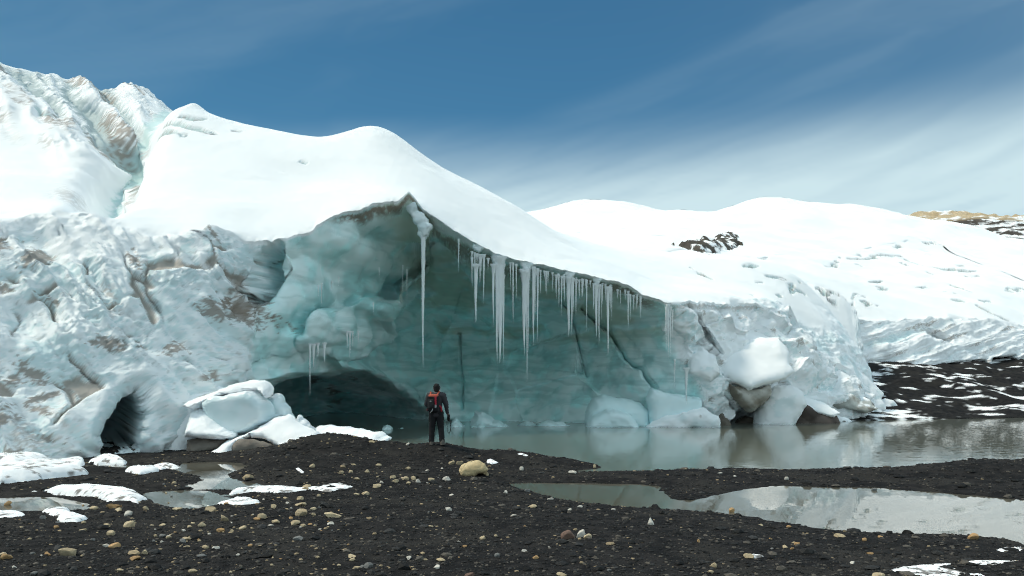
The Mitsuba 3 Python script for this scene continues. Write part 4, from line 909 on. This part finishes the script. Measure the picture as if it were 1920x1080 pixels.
patch([(1395, 1046), (1410, 1040), (1432, 1044), (1415, 1048)], 0.025, 'tiny snow scrap beside a tan stone in the right foreground', 0.03, seed=18)

# ------------------------------------------------------------------ stones
ICO2, ICO1 = trimesh.creation.icosphere(2), trimesh.creation.icosphere(1)
TONES = {'tan': ((0.42, 0.32, 0.19), (0.56, 0.46, 0.31)), 'pale': ((0.52, 0.48, 0.41), (0.66, 0.62, 0.56)), 'orange': ((0.40, 0.23, 0.10), (0.50, 0.33, 0.17)), 'grey': ((0.13, 0.13, 0.13), (0.22, 0.22, 0.21)), 'brown': ((0.14, 0.085, 0.065), (0.22, 0.14, 0.11))}


def stone(px, py, w, h, tone, label=None, group=None, seed=0, flat=None):
    p = ghit(px, py + 0.35 * h)
    s = p[1] / FX
    rng = np.random.default_rng(1000 + seed)
    m = ICO2 if w > 13 else ICO1
    d = m.vertices.copy()
    ax_ = rng.standard_normal((9, 3))
    ax_ /= np.linalg.norm(ax_, axis=1, keepdims=True)
    lim = rng.uniform(0.42, 0.86, 9)
    for a, l in zip(ax_, lim):                     # cleave flat faces off a ball
        over = np.maximum(d @ a - l, 0)
        d = d - over[:, None] * a
    d = d * (1 + 0.22 * (fb(d + seed, 1.6, 3, seed) - 0.5))[:, None]
    d /= np.abs(d).max(0)
    an = rng.uniform(-0.5, 0.5)
    d = np.stack([d[:, 0], d[:, 1], d[:, 2]], -1)
    v = np.stack([d[:, 0] * 0.5 * w * s, d[:, 1] * 0.5 * w * s * rng.uniform(0.7, 1.0), d[:, 2] * 0.62 * h * s], -1)
    c, sn_ = math.cos(an), math.sin(an)
    v = np.stack([v[:, 0] * c - v[:, 1] * sn_, v[:, 0] * sn_ + v[:, 1] * c, v[:, 2]], -1)
    v += [p[0], p[1], p[2] + 0.22 * h * s]
    a, b = TONES[tone]
    col_ = mixc(np.array(a), np.array(b), fb(v * 14 + seed, 1.0, 3, seed)) * rng.uniform(0.8, 1.1)
    key = numbered('stone')
    n_ = vnormals(v, m.faces)
    path = meshkit.write_ply((v, m.faces), False, None, col_, normals=n_)
    scene[key] = {'type': 'ply', 'filename': path, 'face_normals': True, 'bsdf': {'type': 'ref', 'id': 'mat_rock'}}
    where = ('on the slope of the gravel mound' if py < 915 and 480 < px < 755 else 'near the big yellow boulder' if py < 915 and 755 <= px < 925 else 'on the gravel between lake and pool' if px >= 925 and py < 935 else
             'in the right foreground' if px >= 1150 else 'in the middle foreground' if px >= 700 else 'in the dense stone field left of centre' if px >= 400 and py < 1000 else 'in the foreground left of centre' if px >= 400 else 'beside the puddles at the left' if py < 962 else 'in the left foreground')
    kind_ = {'tan': 'tan', 'pale': 'whitish', 'orange': 'rusty orange', 'grey': 'grey', 'brown': 'reddish brown'}[tone]
    size_ = 'tiny' if w < 6 else 'flat' if h < 0.45 * w else 'chunky' if h > 0.62 * w else 'small'
    tag(key, label or f'{size_} {kind_} stone lying {where}', 'stone', None if label else f'{size_} {kind_} stones {where}')


p = ghit(888, 893)
v, f, n_ = inflate([(861, 882), (866, 872), (878, 866), (897, 864), (908, 870), (915, 879), (908, 889), (898, 888), (890, 893), (874, 895), (864, 891)], p[1] + 0.25, 0.28, 0.3, seed=41, rough=0.07, facet=0.10, fs=0.45, p=2.4, res=40)
put('boulder', v, f, 'mat_rock', mixc(np.array([0.46, 0.34, 0.18]), np.array([0.62, 0.50, 0.30]), fb(v, 6, 4, 42)), n_)
tag('boulder', 'biggest yellow boulder on the gravel to the right of the hiker', 'boulder')
STONES = [(847, 868, 13, 8, 'tan', None), (863, 867, 15, 11, 'tan', 'tan stone just behind the left end of the big yellow boulder'), (912, 889, 10, 7, 'tan', None), (837, 898, 18, 9, 'pale', 'whitish rounded stone left of the big yellow boulder'), (810, 898, 15, 9, 'tan', None), (775, 897, 12, 9, 'tan', None), (785, 902, 12, 8, 'pale', None), (760, 897, 13, 9, 'tan', None), (742, 902, 13, 8, 'tan', None), (737, 895, 12, 8, 'tan', None), (715, 904, 10, 5, 'pale', None),
          (705, 911, 19, 9, 'tan', 'tan stone right of the tip of the narrow snow strip'), (684, 925, 18, 8, 'tan', None), (670, 898, 14, 6, 'tan', None), (689, 884, 11, 8, 'tan', None), (657, 884, 10, 7, 'tan', None), (640, 886, 12, 8, 'tan', None), (697, 829, 13, 5, 'tan', None), (765, 833, 9, 6, 'pale', None), (710, 872, 12, 5, 'tan', None), (978, 879, 9, 9, 'pale', None), (1073, 886, 17, 7, 'pale', None), (1115, 875, 7, 8, 'tan', None),
          (948, 922, 9, 8, 'pale', None), (847, 928, 9, 5, 'pale', None), (840, 955, 15, 8, 'pale', 'whitish stone alone on the bare gravel below the big yellow boulder'), (998, 949, 19, 7, 'tan', None), (1033, 935, 15, 5, 'pale', None), (990, 920, 14, 6, 'grey', None), (1069, 955, 9, 5, 'pale', None), (1087, 950, 11, 5, 'pale', None), (1150, 955, 9, 4, 'pale', None),
          (1065, 1003, 28, 20, 'brown', 'reddish brown stone in the small cluster in the middle foreground'), (1089, 1001, 18, 17, 'pale', 'white grey stone in the small cluster in the middle foreground'), (1101, 1005, 18, 11, 'tan', 'tan stone in the small cluster in the middle foreground'), (1220, 978, 14, 16, 'pale', 'upright white stone near the left end of the pool'),
          (905, 1008, 11, 9, 'tan', None), (930, 1005, 8, 5, 'tan', None), (872, 1024, 10, 5, 'orange', None), (767, 1046, 10, 8, 'pale', None), (820, 1063, 15, 8, 'pale', None), (932, 1041, 11, 9, 'grey', None), (691, 1060, 18, 12, 'grey', None), (667, 1064, 17, 7, 'tan', None), (767, 1065, 13, 6, 'orange', None), (660, 1042, 20, 6, 'tan', None), (660, 1049, 13, 5, 'tan', None), (797, 1049, 12, 4, 'tan', None), (827, 1049, 18, 5, 'tan', None),
          (881, 1077, 22, 8, 'brown', None), (962, 966, 13, 4, 'pale', None), (1005, 1045, 13, 8, 'orange', None), (982, 1033, 13, 5, 'pale', None), (1053, 1077, 20, 8, 'tan', None), (622, 965, 36, 14, 'tan', 'broad tan stone at the right end of the stone field'), (567, 962, 27, 15, 'tan', 'rounded tan stone left of the broad tan stone'), (488, 968, 25, 12, 'tan', None), (420, 971, 18, 16, 'tan', 'upright tan stone below the small snow patch by the puddle'),
          (242, 982, 22, 18, 'tan', 'tan wedge stone below the near shore of the puddle'), (393, 955, 24, 12, 'tan', None), (330, 955, 20, 6, 'tan', None), (273, 953, 12, 9, 'tan', None), (240, 963, 22, 10, 'pale', None), (223, 956, 16, 8, 'tan', None), (213, 948, 28, 13, 'orange', None), (177, 952, 17, 9, 'tan', None), (15, 944, 15, 10, 'orange', None), (12, 1044, 22, 13, 'orange', 'rusty stone at the left edge of the foreground'),
          (127, 1034, 40, 21, 'tan', 'largest pale tan stone in the left foreground'), (273, 1036, 14, 10, 'tan', None), (252, 1047, 22, 9, 'orange', None), (362, 1070, 18, 9, 'tan', None), (225, 1069, 13, 5, 'tan', None), (27, 1063, 9, 7, 'pale', None), (447, 1040, 11, 8, 'pale', None), (385, 1025, 14, 8, 'tan', None), (405, 1027, 15, 7, 'pale', None), (377, 1042, 20, 7, 'grey', None), (215, 1022, 22, 12, 'orange', None), (307, 1005, 18, 8, 'grey', None),
          (348, 1010, 20, 6, 'tan', None), (455, 990, 15, 9, 'tan', None), (435, 996, 8, 7, 'tan', None), (513, 950, 12, 11, 'tan', None), (378, 983, 17, 10, 'tan', None), (305, 984, 13, 6, 'tan', None), (345, 995, 11, 6, 'pale', None), (517, 977, 18, 9, 'tan', None), (508, 985, 13, 5, 'pale', None), (553, 980, 20, 10, 'tan', None), (563, 945, 22, 8, 'tan', None), (563, 934, 14, 8, 'tan', None), (585, 874, 12, 7, 'tan', None), (560, 1010, 22, 9, 'grey', None), (575, 913, 20, 11, 'tan', None),
          (1826, 1006, 25, 13, 'orange', 'rusty block shaped stone at the near shore of the pool'), (1573, 1004, 24, 8, 'tan', 'flat tan stone on the near shore of the pool'), (1620, 1012, 12, 6, 'orange', None), (1651, 1006, 10, 5, 'orange', None), (1488, 1018, 10, 5, 'tan', None), (1632, 1037, 14, 6, 'orange', None), (1402, 1043, 24, 10, 'tan', 'tan stone with a snow scrap in the right foreground'), (1338, 1059, 15, 11, 'tan', None), (1649, 1079, 26, 9, 'tan', None), (1599, 1055, 10, 6, 'pale', None),
          (1371, 957, 15, 10, 'orange', 'rusty stone standing in the left end of the pool'), (1474, 897, 11, 7, 'pale', 'white stone on the gravel bar between lake and pool'), (1350, 887, 9, 4, 'pale', None), (1310, 1014, 6, 7, 'orange', None), (1640, 918, 12, 6, 'grey', 'dark stone at the far shore of the pool'), (4, 882, 10, 8, 'orange', None), (1378, 893, 6, 4, 'pale', None), (1445, 1010, 7, 4, 'orange', None)]
r_ = np.random.default_rng(12)
while len(STONES) < 285:
    px, py = r_.uniform(-10, 1500), r_.uniform(868, 1078)
    dens = np.exp(-((px - 600) / 130) ** 2 - ((py - 955) / 35) ** 2) + 0.9 * np.exp(-((px - 300) / 220) ** 2 - ((py - 1000) / 45) ** 2) + 0.6 * np.exp(-((px - 740) / 90) ** 2 - ((py - 895) / 14) ** 2) + 0.06
    dens *= 1.6 * sstep(0.40, 0.62, meshkit.fbm(np.array([px / 60, py / 22, 0.5]), 3, 9))
    if r_.random() > dens or (py < 890 and not 520 < px < 980) or (px > 1000 and py < 980):
        continue
    w = 4.5 + 8 * r_.random() ** 3 * (1 + (py - 870) / 200)
    STONES.append((px, py, w, w * r_.uniform(0.35, 0.65), r_.choice(['tan', 'tan', 'tan', 'pale', 'orange', 'grey']), None))
for i, (px, py, w, h, tone, lb) in enumerate(STONES):
    stone(px, py, w, h, tone, lb, seed=i)

# gravel: nobody could count it
OCT = trimesh.creation.icosphere(0)
NP = 62000
r_ = np.random.default_rng(21)
gy_ = 8.6 + (27.5 - 8.6) * r_.random(NP) ** 1.7
gx_ = (r_.random(NP) * 2 - 1) * (gy_ * 0.62 + 0.5)
gz0, gsd0 = ground_z(gx_, gy_)
k = (gz0 > 0.004)
gx_, gy_, gz0 = gx_[k], gy_[k], gz0[k]
NP = len(gx_)
sz = (0.005 + 0.020 * r_.random(NP) ** 4 + 0.06 * (r_.random(NP) < 0.012) * r_.random(NP)) * (0.75 + gy_ / 26)
var = [OCT.vertices * (1 + 0.35 * (np.random.default_rng(i).random((12, 1)) - 0.5)) for i in range(12)]
rotm = trimesh.transformations
ang = r_.random(NP) * 6.28
vv = np.stack([var[i % 12] for i in range(NP)])
vv = vv * np.stack([sz * r_.uniform(0.8, 1.6, NP), sz * r_.uniform(0.8, 1.4, NP), sz * r_.uniform(0.35, 0.8, NP)], -1)[:, None]
vv = np.stack([vv[..., 0] * np.cos(ang)[:, None] - vv[..., 1] * np.sin(ang)[:, None], vv[..., 0] * np.sin(ang)[:, None] + vv[..., 1] * np.cos(ang)[:, None], vv[..., 2]], -1)
vv += np.stack([gx_, gy_, gz0 + sz * 0.15], -1)[:, None]
ff = (OCT.faces[None] + 12 * np.arange(NP)[:, None, None]).reshape(-1, 3)
tone = r_.random(NP)
dens = np.exp(-((gx_ / gy_ * FX + 960 - 450) / 420) ** 2)
pc = np.where((tone < 0.015 + 0.05 * dens)[:, None], [0.34, 0.26, 0.16], np.where((tone < 0.20)[:, None], [0.10, 0.088, 0.074], np.array([0.010, 0.0098, 0.0096]) + 0.035 * r_.random((NP, 1)) ** 3))
pcol = np.repeat(pc * r_.uniform(0.8, 1.2, (NP, 1)), 12, axis=0)
path = meshkit.write_ply((vv.reshape(-1, 3), ff), False, None, pcol)
scene['gravel'] = {'type': 'ply', 'filename': path, 'face_normals': True, 'bsdf': {'type': 'ref', 'id': 'mat_rock'}}
tag('gravel', 'loose dark gravel and grit covering the ground', 'gravel', kind='stuff')

# ------------------------------------------------------------------ the hiker
import manifold3d as m3
for nm, rgb, ro in (('cloth_black', (0.012, 0.012, 0.014), 0.8), ('cloth_grey', (0.045, 0.042, 0.048), 0.75), ('cloth_collar', (0.13, 0.13, 0.13), 0.85), ('cloth_red', (0.42, 0.02, 0.04), 0.6), ('cloth_orange', (0.46, 0.10, 0.06), 0.65),
                    ('skin', (0.42, 0.24, 0.16), 0.5), ('hair', (0.010, 0.009, 0.009), 0.7), ('boot', (0.13, 0.115, 0.10), 0.7), ('plastic_black', (0.012, 0.012, 0.013), 0.35), ('cloth_white', (0.6, 0.6, 0.6), 0.7), ('buckle', (0.30, 0.32, 0.33), 0.4)):
    scene['mat_' + nm] = {'type': 'twosided', 'b': {'type': 'principled', 'base_color': {'type': 'rgb', 'value': rgb}, 'roughness': ro, 'specular': 0.3}}
HP = ghit(818, 834)
HK = (HZ - 722.5 - (HZ - 836)) / FX * HP[1] / 1.755            # size of the hiker: 1.75 m fills the height in the photograph


def ball(p, r, sx=1.0, sy=1.0, sz=1.0):
    return m3.Manifold.sphere(1.0, 20).scale((r * sx, r * sy, r * sz)).translate(tuple(float(v) for v in p))


def chain(*pr, close=False):
    """joints (point, radius): the hull of every two in turn, added up"""
    b = [ball(p, *(r if isinstance(r, tuple) else (r,))) for p, r in pr]
    return m3.Manifold.batch_boolean([m3.Manifold.batch_hull([u_, v_]) for u_, v_ in zip(b[:-1], b[1:])], m3.OpType.Add)


def add(*ms):
    return m3.Manifold.batch_boolean(list(ms), m3.OpType.Add)


def rbox(c, size, r, yaw=0.0):
    hx, hy, hz = (np.array(size) / 2 - r)
    m = m3.Manifold.batch_hull([ball((a * hx, b * hy, d * hz), r) for a in (-1, 1) for b in (-1, 1) for d in (-1, 1)])
    return m.rotate((0, 0, yaw)).translate(tuple(float(v) for v in c))




def wear(key, man, mat, fine=0.025, it=6, wrinkle=0.0):
    man = man.refine_to_length(fine)
    q = man.to_mesh()
    tm = trimesh.Trimesh(q.vert_properties[:, :3], q.tri_verts, process=True)
    if it:
        trimesh.smoothing.filter_taubin(tm, iterations=it)
    v, f = np.array(tm.vertices), np.array(tm.faces)
    if wrinkle:
        v = v + vnormals(v, f) * ((fb(v, (9, 9, 14), 3, 7) - 0.5) * wrinkle)[:, None]
    v = np.array(HP) + HK * v
    put(key, v, f, mat)


# joints, x right, y away from the camera, z up; he stands with his back to us, feet apart, a camera in the lowered right hand
LH, RH, LK, RK, LA, RA = (-0.095, 0, 0.91), (0.095, 0, 0.91), (-0.125, 0.03, 0.49), (0.135, -0.01, 0.49), (-0.135, 0.0, 0.10), (0.175, -0.06, 0.09)
LS, RS, LE, RE, LW_, RW_ = (-0.195, 0, 1.42), (0.195, 0, 1.42), (-0.285, 0.05, 1.17), (0.285, -0.01, 1.16), (-0.20, 0.24, 1.10), (0.315, 0.06, 0.93)
hd = (0.01, 0.02, 1.635)
torso = add(chain(((0, 0, 0.93), (0.15, 1.08, 0.75, 0.9)), ((0, 0, 1.12), (0.15, 1.0, 0.72, 0.9)), ((0, 0, 1.33), (0.16, 1.1, 0.72, 0.8)), ((0, 0.0, 1.42), (0.11, 1.3, 0.7, 0.7))), chain((LS, 0.085), ((0, 0, 1.44), 0.085), (RS, 0.085)))
head = add(ball(hd, 0.105, 0.84, 1.0, 1.18), ball((0.01, 0.075, 1.575), 0.055, 0.9, 0.9, 0.8), ball((0.01, 0.125, 1.625), 0.02, 0.8, 1, 1.2), ball((0.01, 0.115, 1.578), 0.025, 1.2, 0.8, 0.5), ball((-0.082, 0.01, 1.625), 0.03, 0.4, 0.7, 1), ball((0.102, 0.01, 1.625), 0.03, 0.4, 0.7, 1))
neck = chain(((0, 0, 1.42), 0.065), ((0.005, 0.01, 1.56), 0.06))


def hand(w, fwd, side, curl):
    """palm, five unequal fingers with a knuckle bend, the thumb from the side of the palm"""
    w, fwd, side = (np.array(v, float) for v in (w, fwd, side))
    fwd, side = fwd / np.linalg.norm(fwd), side / np.linalg.norm(side)
    down = np.cross(fwd, side)
    k = w + fwd * 0.085
    out = [chain((w, 0.026), (w + fwd * 0.035, (0.032, 1, 1, 1)), (k - side * 0.024, 0.016)), chain((w + fwd * 0.03, 0.026), (k + side * 0.024, 0.016))]
    for i_, (o, l) in enumerate([(-0.030, 0.030), (-0.010, 0.036), (0.010, 0.038), (0.028, 0.034)]):
        a_ = k + side * o
        b_ = a_ + (fwd * math.cos(curl) + down * math.sin(curl)) * l
        c_ = b_ + (fwd * math.cos(2.1 * curl) + down * math.sin(2.1 * curl)) * l * 0.8
        out.append(chain((a_, 0.010), (b_, 0.009), (c_, 0.0075)))
    t0 = w + fwd * 0.03 + side * 0.03
    out.append(chain((t0, 0.013), (t0 + side * 0.028 + fwd * 0.018 + down * 0.01, 0.011), (t0 + side * 0.030 + fwd * 0.045 + down * 0.03, 0.009)))
    return add(*out)


rh = hand(RW_, (0.02, 0.05, -0.10), (0, 1, 0.3), 0.7)
lh = hand(LW_, (0.10, 0.10, 0.01), (0, 0.2, 1), 0.5)
body_ = add(torso, head, neck, chain((LS, 0.06), (LE, 0.045), (LW_, 0.028)), chain((RS, 0.06), (RE, 0.045), (RW_, 0.028)), chain((LH, 0.095), (LK, 0.06), (LA, 0.042)), chain((RH, 0.095), (RK, 0.06), (RA, 0.042)), rh, lh,
            chain(((-0.135, -0.04, 0.05), 0.04), ((-0.15, 0.14, 0.035), 0.035)), chain(((0.175, -0.10, 0.05), 0.04), ((0.20, 0.08, 0.035), 0.035)))
wear('person__body', body_, 'mat_skin', 0.02, 2)
wear('person__jacket', add(chain(((0, 0, 0.87), (0.165, 1.12, 0.80, 0.6)), ((0, 0, 1.12), (0.165, 1.02, 0.78, 0.9)), ((0, 0, 1.33), (0.172, 1.12, 0.78, 0.8)), ((0, 0.0, 1.43), (0.115, 1.35, 0.8, 0.7))), chain((LS, 0.098), ((0, 0, 1.45), 0.09), (RS, 0.098)),
     chain((LS, 0.098), (LE, 0.074), (LW_, 0.05)), chain((RS, 0.098), (RE, 0.074), (RW_, 0.050))), 'mat_cloth_grey', 0.02, 4, 0.022)
wear('person__collar', chain(((-0.06, 0.02, 1.475), (0.055, 1, 1.1, 0.8)), ((0.0, -0.025, 1.50), (0.065, 1.2, 0.9, 0.75)), ((0.075, 0.02, 1.47), (0.055, 1, 1.1, 0.8))), 'mat_cloth_collar', 0.015, 4, 0.01)
wear('person__trousers', add(chain((LH, 0.125), (RH, 0.125)), chain(((0, 0, 1.0), (0.145, 1.1, 0.8, 0.6)), ((0, 0, 0.88), (0.15, 1.15, 0.85, 0.6))), chain((LH, 0.122), (LK, 0.088), ((-0.137, -0.005, 0.11), 0.078)), chain((RH, 0.122), (RK, 0.088), ((0.172, -0.06, 0.11), 0.078))), 'mat_cloth_black', 0.02, 4, 0.024)
for key, (x0, y0) in (('person__boot', (-0.135, 0.0)), ('person__boot_001', (0.175, -0.06))):
    dx_ = -0.02 if x0 < 0 else 0.03
    wear(key, add(chain(((x0, y0 - 0.02, 0.13), 0.058), ((x0, y0 - 0.035, 0.05), 0.056), ((x0 + dx_, y0 + 0.09, 0.045), 0.05), ((x0 + 1.6 * dx_, y0 + 0.17, 0.03), 0.04)), chain(((x0, y0 - 0.045, 0.015), (0.055, 1, 1, 0.4)), ((x0 + 1.6 * dx_, y0 + 0.17, 0.012), (0.05, 1, 1, 0.4)))), 'mat_boot', 0.02, 3)
wear('person__hair', add(ball((0.01, 0.0, 1.66), 0.112, 0.90, 1.0, 1.08), ball((0.01, -0.035, 1.60), 0.09, 0.92, 0.75, 0.9)), 'mat_hair', 0.018, 2, 0.03)
tag('person', 'hiker in dark jacket and black trousers seen from behind, camera in lowered hand', 'person')
# backpack, slightly turned, hanging more to his left
wear('backpack__main_bag', add(rbox((-0.07, -0.21, 1.20), (0.34, 0.20, 0.48), 0.06, -8), rbox((-0.06, -0.19, 0.99), (0.27, 0.15, 0.10), 0.045, -8)), 'mat_cloth_black', 0.02, 3, 0.02)
wear('backpack__lid', rbox((-0.065, -0.215, 1.415), (0.29, 0.19, 0.10), 0.045, -8), 'mat_cloth_orange', 0.02, 3, 0.02)
wear('backpack__front_pocket', rbox((-0.125, -0.305, 1.19), (0.17, 0.07, 0.28), 0.03, -8), 'mat_plastic_black', 0.02, 3, 0.012)
wear('backpack__red_panel', rbox((0.012, -0.305, 1.25), (0.058, 0.05, 0.34), 0.02, -8), 'mat_cloth_red', 0.02, 2, 0.012)
wear('backpack__red_panel_001', rbox((-0.20, -0.20, 1.02), (0.10, 0.12, 0.06), 0.025, -8), 'mat_cloth_red', 0.02, 2, 0.012)
wear('backpack__hip_strap', chain(((0.09, -0.20, 1.14), 0.022), ((0.155, -0.15, 1.08), 0.026), ((0.16, -0.13, 0.98), 0.022)), 'mat_cloth_red', 0.02, 2)
wear('backpack__shoulder_strap', chain(((-0.15, -0.13, 1.44), 0.026), ((-0.16, -0.02, 1.53), 0.022), ((-0.15, 0.10, 1.42), 0.02)), 'mat_cloth_orange', 0.02, 2)
wear('backpack__shoulder_strap_001', chain(((0.03, -0.14, 1.44), 0.026), ((0.09, -0.02, 1.54), 0.022), ((0.10, 0.10, 1.42), 0.02)), 'mat_cloth_orange', 0.02, 2)
wear('backpack__emblem', rbox((-0.135, -0.345, 1.265), (0.035, 0.008, 0.03), 0.003, -8), 'mat_cloth_white', 0.01, 0)
wear('backpack__buckle', rbox((0.01, -0.335, 1.12), (0.05, 0.02, 0.09), 0.009, -8), 'mat_buckle', 0.02, 0)
wear('backpack__webbing', chain(((-0.06, -0.33, 1.10), 0.009), ((-0.10, -0.32, 0.98), 0.009), ((-0.14, -0.29, 0.95), 0.009)), 'mat_cloth_white', 0.02, 0)
tag('backpack', 'black backpack with red and orange panels on the back of the hiker', 'backpack')
cc = np.array(RW_) + (0.035, 0.05, -0.105)
wear('photo_camera__body', add(rbox(cc, (0.075, 0.14, 0.10), 0.018, 10), rbox(cc + (0, 0.0, 0.055), (0.05, 0.06, 0.04), 0.012, 10)), 'mat_plastic_black', 0.02, 1)
wear('photo_camera__lens', chain((cc + (0, 0.0, -0.03), 0.038), (cc + (0.0, 0.01, -0.12), 0.036)), 'mat_plastic_black', 0.02, 1)
wear('photo_camera__strap', add(chain((cc + (-0.03, -0.06, 0.02), 0.006), (cc + (-0.045, -0.07, -0.20), 0.006), (cc + (-0.03, -0.05, -0.46), 0.006), (cc + (0.02, -0.04, -0.50), 0.006), (cc + (0.05, 0.0, -0.44), 0.011), (cc + (0.055, 0.03, -0.22), 0.011), (cc + (0.02, 0.05, 0.0), 0.006))), 'mat_plastic_black', 0.02, 0)
tag('photo_camera', 'black photo camera with dangling strap in the lowered right hand of the hiker', 'camera')
